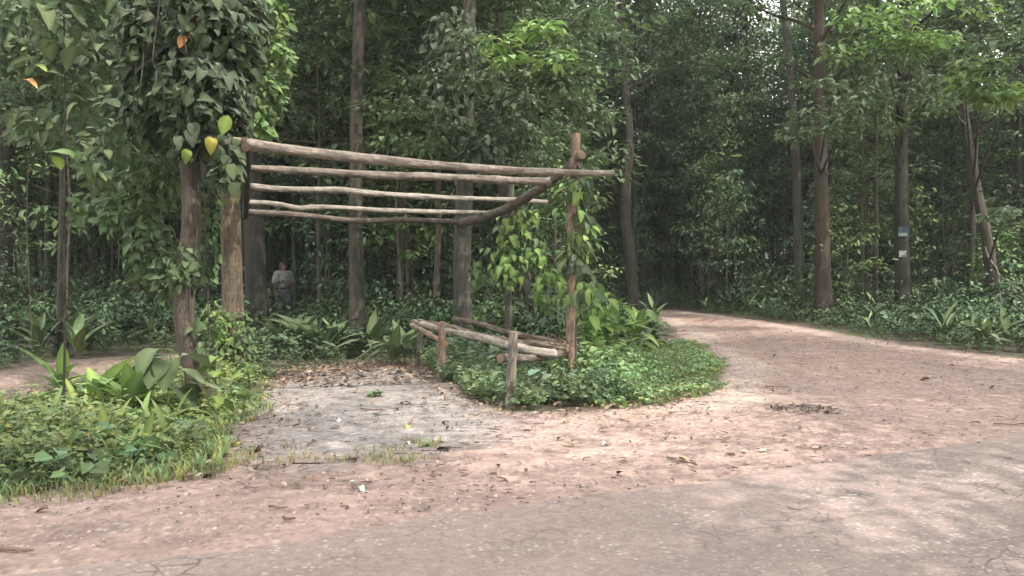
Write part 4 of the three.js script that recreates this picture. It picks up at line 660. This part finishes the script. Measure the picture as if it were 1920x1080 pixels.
  // vine over the lichened tree
  t = thing('tree_vine', 'blue-grey heart-leaved vine cloaking the lichened trunk above the beam', 'vine', tBeam.base.clone());
  drape(R, t, [{ x: 850, y: 90, Z: 14.2, rx: 0.5, ry: 0.7, rz: 0.5 }, { x: 835, y: 200, Z: 14.2, rx: 0.45, ry: 0.5, rz: 0.4 }, { x: 905, y: 290, Z: 14.2, rx: 0.4, ry: 0.5, rz: 0.4 }, { x: 960, y: 220, Z: 14.4, rx: 0.5, ry: 0.6, rz: 0.4 }], 900, 240, LEAF.heart, LM.vine, 0.15, C.leafDark, { hang: 0.6, wild: 1.1 });
  stems(t, [[[860, 640, 14.3], [872, 480, 14.3], [860, 300, 14.3], [850, 60, 14.2]]]);
  // big-leaved sapling at the top left
  t = thing('big_leaved_tree', 'young tree with very large drooping leaves at the upper left', 'tree', G(118, 790));
  { const mb = new MB(); const st = [P(118, 790, 7.4).setY(-0.1), P(122, 600, 7.4), P(120, 400, 7.4), P(122, 150, 7.3), P(118, -40, 7.3)]; mb.tube(new THREE.CatmullRomCurve3(st).getPoints(24), Array.from({ length: 25 }, (_, k) => 0.013 - 0.0003 * k), 8, [0.7, 0.7, 0.65], { noise: 0.15 }); mesh('trunk', mb.geo(t.position, true), M.barkDark, t); }
  for (let k = 0; k < 84; k++) { const y = k < 76 ? -40 + 270 * Math.pow(R(), 1.4) : 260 + R() * 80, c = P(128, y, 7.35), az = R() * 6.28, d = V(Math.cos(az), -0.05 - R() * 0.7, Math.sin(az) * 0.8).normalize(); leafPart(R, t, LEAF.big, LM.teak, c.clone().add(V(d.x * 0.25 * R() + (R() - 0.5) * 0.75, (R() - 0.5) * 0.1, (R() - 0.5) * 0.4)), d, V((R() - 0.5) * 0.7, 1, 0.1 + 0.4 * R()).normalize(), 0.11 + 0.2 * R() * R()); }
  for (const [x, y, m, L, dx, dy] of [[80, 122, 'lit', 0.13, 1, -0.2], [100, 286, 'lit', 0.30, 1, 0.02], [118, 292, 'lit', 0.15, 0.5, -0.7], [60, 150, 'orange', 0.13, 1, -0.05]]) { const q = leafPart(R, t, LEAF.big, LM[m], P(x - 15, y, 7.0), V(dx, dy, 0.25).normalize(), V(0, 1, 0.28).normalize(), L); q.userData.label = m === 'orange' ? 'orange dying leaf' : 'bright yellow-green leaf'; }
}
function leafyPlant(name, label, category, b, spec, group) {
  const R = rng(spec.seed), g = G(...b); g.y = land(g.x, g.z);
  const t = thing(name, label, category, g, group), H = spec.h ?? 0.2;
  const top = g.clone().add(V((R() - 0.5) * 0.1, H, (R() - 0.5) * 0.1)); const mb = new MB();
  mb.tube([g.clone().setY(-0.03), g.clone().lerp(top, 0.5), top], [spec.sr ?? 0.012, 0.010, 0.006], 6, [0.07, 0.095, 0.035]);
  mesh('stem', mb.geo(g, true), M.leaf, t);
  for (let k = 0; k < spec.n; k++) {
    const az = spec.az ? spec.az[k % spec.az.length] + (R() - 0.5) * 0.3 : k * 2.4 + R(), el = mix(spec.el[0], spec.el[1], R()), f = spec.spread ? Math.pow((k + 0.5) / spec.n, 0.8) : 0.3 + 0.7 * R(), p = g.clone().lerp(top, f);
    const d = V(Math.cos(az) * Math.cos(el), Math.sin(el), Math.sin(az) * Math.cos(el)), nn = V(-d.x * d.y, 1 - d.y * d.y + 0.05, -d.z * d.y).normalize();
    const L = spec.L * (0.6 + 0.55 * R()), stalk = (spec.stalk ?? 0) * (0.5 + R());
    if (stalk) { const s = new MB(); s.tube([p, p.clone().addScaledVector(d, stalk)], [0.005, 0.004], 4, [0.08, 0.11, 0.04]); mesh('leaf_stalk', s.geo(g, true), M.leaf, t); }
    leafPart(R, t, LEAF[spec.kind], LM[spec.mat], p.clone().addScaledVector(d, stalk), d.clone().setY(d.y - (spec.drop ?? 0)).normalize(), nn, L, L * (spec.wide ?? 1));
  }
  return t;
}
leafyPlant('ginger_plant', 'wide-open long-leaved plant beside the footpath, nearest the left edge', 'plant', [112, 768], { seed: 1, n: 11, kind: 'blade', mat: 'lush', L: 0.55, h: 0.26, el: [0.25, 1.1], wide: 0.9 });
leafyPlant('ginger_plant', 'upright broad-bladed plant right of the wide-open one by the footpath', 'plant', [192, 785], { seed: 2, n: 6, kind: 'blade', mat: 'lush', L: 0.55, h: 0.25, el: [0.9, 1.4], wide: 1.8 });
leafyPlant('ginger_plant', 'dense long-bladed clump in front of the crooked trunk', 'plant', [240, 800], { seed: 3, n: 20, kind: 'blade', mat: 'lush', L: 0.5, h: 0.25, el: [0.4, 1.3], wide: 1.2 });
leafyPlant('large_leaved_plant', 'plant with huge drooping grey-green leaves left of the crooked trunk foot', 'plant', [312, 792], { seed: 4, n: 13, kind: 'big', mat: 'teak', L: 0.38, h: 0.7, el: [0.0, 0.8], stalk: 0.1, drop: 0.6, wide: 1.15 });
leafyPlant('pale_sapling', 'pale green rosette of leaves against the crooked trunk', 'sapling', [404, 782], { seed: 5, n: 12, kind: 'big', mat: 'lit', L: 0.22, h: 0.62, el: [-0.1, 0.6], spread: true, drop: 0.25 });
leafyPlant('small_sapling', 'small broad-leaved sprout at the edge of the grey clearing', 'sapling', [455, 790], { seed: 6, n: 8, kind: 'big', mat: 'lush', L: 0.17, h: 0.25, el: [0.1, 1.0] });
leafyPlant('small_sapling', 'small bright sapling right of the ivy-covered foot', 'sapling', [470, 735], { seed: 7, n: 8, kind: 'big', mat: 'lit', L: 0.2, h: 0.3, el: [0.1, 0.8] });
leafyPlant('ground_sprig', 'flat green sprig alone on the grey clearing', 'plant', [706, 744], { seed: 8, n: 14, kind: 'oval', mat: 'lush', L: 0.15, h: 0.06, el: [0.0, 0.5] });
leafyPlant('low_sprout', 'tiny yellow-green sprout on the rim of the clearing', 'plant', [803, 842], { seed: 9, n: 8, kind: 'oval', mat: 'lit', L: 0.07, h: 0.03, el: [0.0, 0.9] });
{
  // lush plants right of the front post
  const list = [[1105, 700, 0.75, 12, 'blade', 'lush', 0.42, 'tall lush stem right beside the front shelter post'], [1135, 690, 0.6, 14, 'blade', 'lush', 0.42, 'lush long-leaved plant second to the right of the front post'], [1165, 678, 0.5, 14, 'blade', 'lush', 0.45, 'lush long-leaved plant in the middle of the green bank beside the shelter'], [1195, 664, 0.5, 14, 'blade', 'lush', 0.5, 'lush long-leaved plant where the green bank meets the grass'], [1222, 656, 0.45, 13, 'blade', 'teak', 0.52, 'arching long-leaved plant nearest the dirt track'], [1120, 712, 0.5, 16, 'oval', 'lit', 0.24, 'yellow-green bush at the foot of the front post'], [1160, 712, 0.4, 16, 'oval', 'lush', 0.2, 'round leafy bush in front of the long-leaved plants'], [1000, 660, 0.5, 14, 'oval', 'teak', 0.25, 'leafy plant behind the bench rails'], [1040, 655, 0.5, 14, 'oval', 'lush', 0.24, 'leafy plant between the bench and the front post'], [900, 650, 0.45, 5, 'blade', 'lush', 0.5, 'upright pointed leaves behind the upper bench rail'], [945, 650, 0.45, 5, 'blade', 'lush', 0.5, 'upright pointed leaves beside the grey back post']];
  list.push([1125, 675, 0.85, 14, 'blade', 'lush', 0.5, 'tallest long-leaved plant behind the bank beside the front post'], [1150, 655, 0.7, 14, 'blade', 'lit', 0.48, 'yellow-green long-leaved plant at the back of the bank'], [1180, 690, 0.4, 16, 'oval', 'lush', 0.22, 'leafy bush between the long-leaved plants and the grass'], [1085, 690, 0.7, 18, 'oval', 'lush', 0.22, 'leafy bush directly behind the foot of the front post']);
  list.forEach(([x, y, h, n, kind, mat, L, label], k) => leafyPlant(kind === 'blade' ? 'lush_plant' : 'leafy_bush', label, kind === 'blade' ? 'plant' : 'bush', [x, y], { seed: 40 + k, n: n * (kind === 'oval' ? 2 : 1.3), kind, mat, L, h, el: kind === 'oval' ? [-0.2, 0.9] : n === 5 ? [1.1, 1.5] : [0.3, 1.25], spread: true, wide: kind === 'blade' ? 1.3 : 1.1 }));
  // tall leafy stems on the bank
  leafyPlant('tall_stem_plant', 'tall bright leafy stem leaning out to the right of the front post', 'plant', [1110, 705], { seed: 60, n: 30, kind: 'oval', mat: 'lush', L: 0.28, h: 1.35, el: [-0.3, 0.5], spread: true, drop: 0.3 });
  leafyPlant('tall_stem_plant', 'second tall leafy stem, a step right of the one by the front post', 'plant', [1135, 692], { seed: 61, n: 34, kind: 'oval', mat: 'lit', L: 0.26, h: 1.15, el: [-0.3, 0.6], spread: true, drop: 0.3 });
  leafyPlant('tall_stem_plant', 'third tall leafy stem, shorter, above the long-leaved plants of the bank', 'plant', [1165, 680], { seed: 62, n: 34, kind: 'oval', mat: 'lush', L: 0.26, h: 0.95, el: [-0.3, 0.6], spread: true, drop: 0.3 });
  leafyPlant('tall_stem_plant', 'tall leafy stem close behind the front post', 'plant', [1085, 700], { seed: 63, n: 36, kind: 'oval', mat: 'lush', L: 0.24, h: 1.5, el: [-0.3, 0.6], spread: true, drop: 0.3 });
  const R = rng(70);
  const mids = [[30, 640], [65, 655], [95, 640], [-20, 660], [520, 668], [560, 662], [600, 655], [640, 660], [735, 690], [620, 668], [700, 672], [545, 650], [585, 672], [760, 684]];
  const where = ['dull broad-bladed plant beyond the footpath, second from the left edge', 'dull broad-bladed plant on the far rim of the footpath nearest to the bare earth', 'dull broad-bladed plant beyond the footpath just left of the slender light stem', 'dull broad-bladed plant cut by the left edge beyond the footpath', 'dull long-bladed plant at the left end of the back rim, in front of the person', 'dull long-bladed plant at the back rim, right of the one in front of the person', 'dull long-bladed plant at the back rim midway between the person and the brown mid trunk', 'dull long-bladed plant just left of the foot of the brown mid trunk', 'dull long-bladed plant at the back rim halfway between the mid trunk and the bench', 'dull long-bladed plant in front of the leaf-strewn back rim, left of the mid trunk', 'dull long-bladed plant just right of the foot of the brown mid trunk', 'dull long-bladed plant set back behind the one in front of the person', 'dull long-bladed plant in the front row of the back rim under the left poles', 'dull long-bladed plant just behind the rearmost bench leg'];
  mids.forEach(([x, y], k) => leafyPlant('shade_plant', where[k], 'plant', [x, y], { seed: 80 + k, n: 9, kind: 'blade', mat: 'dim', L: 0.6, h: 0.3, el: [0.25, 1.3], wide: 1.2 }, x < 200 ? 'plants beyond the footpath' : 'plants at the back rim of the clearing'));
  [[1850, 655], [1880, 648], [1830, 640]].forEach(([x, y], k) => leafyPlant('verge_plant', ['pale long-leaved plant on the far verge, middle of three by the right edge', 'dull long-leaved plant on the far verge, rightmost of three by the right edge', 'dull long-leaved plant on the far verge, leftmost of three by the right edge'][k], 'plant', [x, y], { seed: 110 + k, n: 9, kind: 'blade', mat: k ? 'dim' : 'teak', L: 0.6, h: 0.3, el: [0.2, 1.2], wide: 1.3 }, 'plants on the far right verge'));
}
// ------------------------------------------------------------------ plates on the tree
{
  const Z = -tSign.base.z - 0.27;
  const plate = (x, y, w, h, label, draw) => {
    const cv = document.createElement('canvas'); cv.width = 64; cv.height = 64; const q = cv.getContext('2d'); draw(q); const tx = new THREE.CanvasTexture(cv); tx.colorSpace = THREE.SRGBColorSpace;
    const p = P(x, y, Z), t = thing('tree_plate', label, 'sign', p);
    mesh('plate', new THREE.BoxGeometry(w, h, 0.006), new THREE.MeshStandardMaterial({ map: tx, roughness: 0.6 }), t);
    const n = new THREE.CylinderGeometry(0.008, 0.008, 0.004, 8); n.rotateX(Math.PI / 2); n.translate(0, h * 0.4, 0.005); mesh('nail', n, M.barkDark, t);
    t.rotation.y = Math.atan2(-p.x, -p.z) * 0.6; return t;
  };
  plate(1693, 434, 0.25, 0.28, 'small blue and white plate nailed to the dark trunk, upper of the two', (q) => { q.fillStyle = '#34494f'; q.fillRect(0, 0, 64, 64); q.fillStyle = '#858c8a'; q.fillRect(0, 42, 64, 22); q.fillStyle = '#253438'; q.fillRect(30, 4, 26, 30); });
  plate(1693, 476, 0.22, 0.19, 'small white plate nailed to the dark trunk, lower of the two', (q) => { q.fillStyle = '#a3a49e'; q.fillRect(0, 0, 64, 64); q.fillStyle = '#55554f'; q.beginPath(); q.moveTo(64, 6); q.lineTo(64, 64); q.lineTo(14, 64); q.fill(); q.fillStyle = '#8f8f88'; q.fillRect(36, 30, 20, 14); });
}
// ------------------------------------------------------------------ person far off between the trunks
{
  const foot = G(532, 609), t = thing('person', 'person in a white shirt and grey trousers standing far off between the trunks', 'person', foot);
  // bones: [joint, radius, joint, radius]; the person faces the right of the picture, a little towards us
  const lerpM = (bones, cell, lo, hi, k, grow = 0) => {
    const ext = hi.clone().sub(lo), size = Math.max(ext.x, ext.y, ext.z), res = Math.min(110, Math.ceil(size / cell) + 4), mc = new MarchingCubes(res, new THREE.MeshBasicMaterial(), false, false, 60000), q = V(), ab = V(), aq = V();
    const half = res / 2, c = lo.clone().add(hi).multiplyScalar(0.5);
    for (let z = 0; z < res; z++) for (let y = 0; y < res; y++) for (let x = 0; x < res; x++) {
      q.set((x - half) / half, (y - half) / half, (z - half) / half).multiplyScalar(size / 2 * 1.06).add(c); let d = 9;
      for (const [a, ra, b, rb] of bones) { ab.copy(b).sub(a); aq.copy(q).sub(a); const u = clamp(aq.dot(ab) / Math.max(1e-6, ab.lengthSq())), e = aq.addScaledVector(ab, -u).length() - mix(ra, rb, u) - grow, h = clamp(0.5 + 0.5 * (e - d) / k); d = mix(e, d, h) - k * h * (1 - h); }
      mc.field[x + y * res + z * res * res] = -d;
    }
    mc.isolation = 0; mc.update();
    const g = new THREE.BufferGeometry(), pos = new Float32Array(mc.count * 3); for (let j = 0; j < mc.count; j++) { pos[j * 3] = mc.positionArray[j * 3] * size / 2 * 1.06 + c.x; pos[j * 3 + 1] = mc.positionArray[j * 3 + 1] * size / 2 * 1.06 + c.y; pos[j * 3 + 2] = mc.positionArray[j * 3 + 2] * size / 2 * 1.06 + c.z; }
    g.setAttribute('position', new THREE.BufferAttribute(pos, 3)); g.setAttribute('normal', new THREE.BufferAttribute(new Float32Array(mc.normalArray.slice(0, mc.count * 3)), 3)); g.computeVertexNormals(); return g;
  };
  const b = (ax, ay, az, ra, bx, by, bz, rb) => [V(ax, ay, az), ra, V(bx, by, bz), rb];
  const head = [b(0, 1.53, 0, 0.075, 0.0, 1.60, 0.0, 0.092), b(0, 1.5, 0.05, 0.05, 0, 1.53, 0.06, 0.04), b(0, 1.55, 0.085, 0.014, 0, 1.535, 0.10, 0.012), b(0.088, 1.55, 0, 0.02, 0.09, 1.57, 0, 0.018), b(-0.088, 1.55, 0, 0.02, -0.09, 1.57, 0, 0.018)];
  const arms = [b(-0.18, 1.36, 0, 0.055, -0.24, 1.10, -0.02, 0.042), b(-0.24, 1.10, -0.02, 0.04, -0.22, 0.86, 0.08, 0.03), b(0.18, 1.36, 0, 0.055, 0.22, 1.10, 0.02, 0.042), b(0.22, 1.10, 0.02, 0.04, 0.05, 1.06, 0.22, 0.03)];
  const fingers = []; for (let k = 0; k < 4; k++) { const o = (k - 1.5) * 0.021, l = [0.075, 0.085, 0.08, 0.06][k]; fingers.push(b(-0.22 + 0.004 * k, 0.81, 0.10 + o, 0.010, -0.215, 0.81 - l, 0.115 + o, 0.008), b(0.0, 1.06 + o, 0.27, 0.010, -0.01 - l, 1.055 + o, 0.26, 0.008)); }
  fingers.push(b(-0.215, 0.85, 0.12, 0.012, -0.2, 0.79, 0.16, 0.009), b(0.02, 1.09, 0.26, 0.012, -0.02, 1.13, 0.27, 0.009), b(-0.22, 0.86, 0.085, 0.03, -0.22, 0.815, 0.10, 0.034), b(0.05, 1.06, 0.22, 0.03, 0.01, 1.06, 0.265, 0.034));
  const torso = [b(-0.13, 1.37, 0, 0.07, 0.13, 1.37, 0, 0.07), b(0, 1.30, 0, 0.13, 0, 1.0, 0, 0.12), b(-0.06, 1.2, 0, 0.12, 0.06, 1.2, 0, 0.12)];
  const legs = [b(-0.09, 0.92, 0, 0.095, -0.1, 0.5, 0.01, 0.06), b(-0.1, 0.5, 0.01, 0.058, -0.1, 0.08, -0.02, 0.04), b(0.09, 0.92, 0, 0.095, 0.1, 0.5, 0.02, 0.06), b(0.1, 0.5, 0.02, 0.058, 0.11, 0.08, 0.0, 0.04), b(-0.1, 0.05, -0.03, 0.04, -0.11, 0.035, 0.14, 0.03), b(0.11, 0.05, -0.01, 0.04, 0.13, 0.035, 0.16, 0.03)];
  const hips = [b(-0.07, 0.95, 0, 0.11, 0.07, 0.95, 0, 0.11)];
  const skin = new THREE.MeshStandardMaterial({ color: new THREE.Color().setRGB(0.10, 0.058, 0.038), roughness: 0.6 });
  mesh('body', lerpM([...head, b(0, 1.36, 0, 0.055, 0, 1.52, 0, 0.052), ...torso, ...hips, ...arms, ...fingers, ...legs], 0.016, V(-0.35, -0.02, -0.2), V(0.35, 1.72, 0.35), 0.02), skin, t);
  mesh('hair', lerpM([b(0, 1.615, -0.012, 0.097, 0, 1.575, -0.03, 0.092)], 0.012, V(-0.14, 1.44, -0.16), V(0.14, 1.74, 0.12), 0.02), new THREE.MeshStandardMaterial({ color: new THREE.Color().setRGB(0.012, 0.010, 0.009), roughness: 0.6 }), t);
  const cloth = (v, r = 0.9) => new THREE.MeshStandardMaterial({ color: new THREE.Color().setRGB(...v), roughness: r });
  mesh('shirt', lerpM([...torso, b(0, 1.0, 0, 0.125, 0, 0.94, 0, 0.13), b(-0.18, 1.36, 0, 0.06, -0.22, 1.18, -0.01, 0.062), b(0.18, 1.36, 0, 0.06, 0.205, 1.18, 0.01, 0.062)], 0.014, V(-0.38, 0.78, -0.28), V(0.38, 1.52, 0.28), 0.03, 0.04), cloth([0.20, 0.20, 0.195]), t);
  mesh('trousers', lerpM([...hips, ...legs.slice(0, 4)], 0.015, V(-0.34, 0.02, -0.28), V(0.34, 1.1, 0.28), 0.03, 0.038), cloth([0.12, 0.125, 0.135]), t);
  mesh('belt', new THREE.TorusGeometry(0.185, 0.018, 8, 28).rotateX(Math.PI / 2).scale(1.12, 1.6, 0.86).translate(0, 0.99, 0), cloth([0.02, 0.018, 0.016], 0.5), t);
  for (const s of [-1, 1]) { const e = new THREE.SphereGeometry(0.012, 10, 8); e.translate(s * 0.034, 1.575, 0.084); mesh('eye', e, cloth([0.5, 0.5, 0.48], 0.3), t); }
  t.rotation.y = 0.7; t.scale.setScalar(1.0);
}
// ------------------------------------------------------------------ small things lying about
{
  const R = rng(1201), curled = [0, 1, 2].map((k) => leafGeo(W_OVAL(0.26), 6, 0.5 + 0.3 * k, 0.5 + 0.3 * k, [1, 1, 1], [0.7, 0.7, 0.7]));
  const mat = (c) => new THREE.MeshStandardMaterial({ color: new THREE.Color().setRGB(...c), vertexColors: true, roughness: 0.85, side: THREE.DoubleSide });
  const brown = mat([0.17, 0.10, 0.065]), tan = mat([0.42, 0.31, 0.19]), dark = mat([0.07, 0.05, 0.04]), white = mat([0.72, 0.70, 0.66]), yel = mat([0.55, 0.40, 0.08]);
  const leafOn = (x, y, m, L, label, group) => { const g = G(x, y); g.y = land(g.x, g.z) + 0.022; const q = mesh('fallen_leaf', pick(R, curled), m); const a = R() * 6.28; orient(q, g, V(Math.cos(a), 0.12, Math.sin(a)), V((R() - 0.5) * 0.5, 1, (R() - 0.5) * 0.5).normalize(), L); return tag(q, label, 'leaf', group); };
  leafOn(845, 851, dark, 0.15, 'dark curled leaf on the pink earth below the clearing'); leafOn(765, 808, yel, 0.08, 'small yellow leaf on the grey clearing'); leafOn(222, 914, tan, 0.2, 'large tan leaf at the lower rim of the left weeds'); leafOn(245, 872, tan, 0.17, 'tan leaf lying in the weeds above the large tan leaf'); leafOn(405, 905, dark, 0.13, 'dark leaf on the earth right of the left weeds'); leafOn(475, 857, brown, 0.15, 'brown curled leaf at the left rim of the grey clearing'); leafOn(655, 872, dark, 0.1, 'small dark leaf right of the yellowish grass'); leafOn(92, 968, brown, 0.09, 'small brown leaf on the earth at the lower left'); leafOn(440, 835, yel, 0.12, 'orange-yellow leaf under the small sprout'); leafOn(1745, 716, brown, 0.16, 'brown leaf on the dirt track at the right'); leafOn(1270, 862, tan, 0.12, 'pale leaf on the earth below the grass corner');
  for (const [x, y] of [[630, 795], [655, 915], [690, 912], [830, 750], [800, 748], [672, 922], [820, 836], [1130, 838], [760, 838]]) leafOn(x, y, white, 0.06 + 0.04 * R(), 'small white scrap lying on the bare earth', 'white scraps on the bare earth');
  const twig = (x, y, L, a, label, r = 0.008) => { const g = G(x, y); g.y = land(g.x, g.z) + 0.022; const mb = new MB(), d = V(Math.cos(a), 0, Math.sin(a)), pts = [0, 1, 2, 3, 4].map((k) => g.clone().addScaledVector(d, L * (k / 4 - 0.5)).add(V((R() - 0.5) * 0.02, R() * 0.008, (R() - 0.5) * 0.03))); mb.tube(pts, [1, 0.9, 0.8, 0.7, 0.4].map((v) => v * r), 6, [1, 1, 1], { cap: [1.3, 1.2, 1] }); const q = mesh('twig', mb.geo(g, true), M.postRed); q.position.copy(g); return tag(q, label, 'twig'); };
  twig(545, 986, 0.07, 0.2, 'short thick twig on the dusty road edge', 0.011); twig(520, 963, 0.11, 0.1, 'short twig just above the thick one on the road edge'); twig(1280, 866, 0.28, 0.9, 'thin twig on the earth below the grass corner'); twig(30, 1043, 0.2, 0.1, 'dark stick at the lower left corner', 0.013); twig(1460, 728, 0.3, 0.1, 'thin stick across the dirt track'); twig(700, 774, 0.3, 0.3, 'thin stick on the grey clearing'); twig(1900, 799, 0.35, 0.0, 'dark stick on the road edge at the right');
  // heap of dark dead leaves on the track
  const heap = new MB(), hc = G(1505, 772);
  for (let k = 0; k < 260; k++) { const a = R() * 6.28, r = Math.sqrt(R()), p = V(hc.x + Math.cos(a) * r * 0.4, 0.016 + 0.03 * (1 - r) * R() + 0.008 * R(), hc.z + Math.sin(a) * r * 0.3); heap.leaf(p, V(R() - 0.5, (R() - 0.5) * 0.4, R() - 0.5).normalize(), V(R() - 0.5, 1, R() - 0.5).normalize(), 0.03 + 0.06 * R(), 0.015 + 0.012 * R(), jitter(R, pick(R, [[0.07, 0.05, 0.038], [0.11, 0.075, 0.055], [0.04, 0.03, 0.025]]), 0.3), true); }
  const h = mesh('leaf_heap', heap.geo(hc), M.leaf); h.position.copy(hc); tag(h, 'dark heap of dead leaves alone on the dirt track', 'leaf heap'); h.userData.kind = 'stuff';
  // broken lumps of asphalt along the road edge
  [[1370, 852], [1395, 849], [1430, 847], [1475, 845], [1530, 842], [1590, 835], [1620, 832], [1655, 828], [1690, 822]].forEach(([x, y], k) => { const g = G(x, y), ge = new THREE.IcosahedronGeometry(1, 1), p = ge.attributes.position; for (let j = 0; j < p.count; j++) { const v = V().fromBufferAttribute(p, j); v.multiplyScalar(1 + 0.25 * vnoise(v.x * 2 + k * 5, v.y * 2 + v.z * 3, 3)); p.setXYZ(j, v.x, v.y, v.z); } ge.computeVertexNormals(); const q = mesh('asphalt_lump', ge, new THREE.MeshStandardMaterial({ color: new THREE.Color().setRGB(...(k % 3 ? [0.4, 0.32, 0.27] : [0.22, 0.17, 0.145])), roughness: 0.95 })); q.position.set(g.x, 0.014, g.z); q.scale.set(0.022 + 0.025 * R(), 0.012, 0.016 + 0.012 * R()); q.rotation.y = R(); tag(q, 'flat broken lump at the crumbling road edge below the dirt track', 'lump', 'lumps along the crumbling road edge'); });
}

const renderer = new THREE.WebGLRenderer({ antialias: true });
renderer.toneMapping = THREE.LinearToneMapping; renderer.toneMappingExposure = EXPOSURE;
renderer.shadowMap.enabled = true; renderer.shadowMap.type = THREE.PCFSoftShadowMap;
renderer.render(scene, camera);
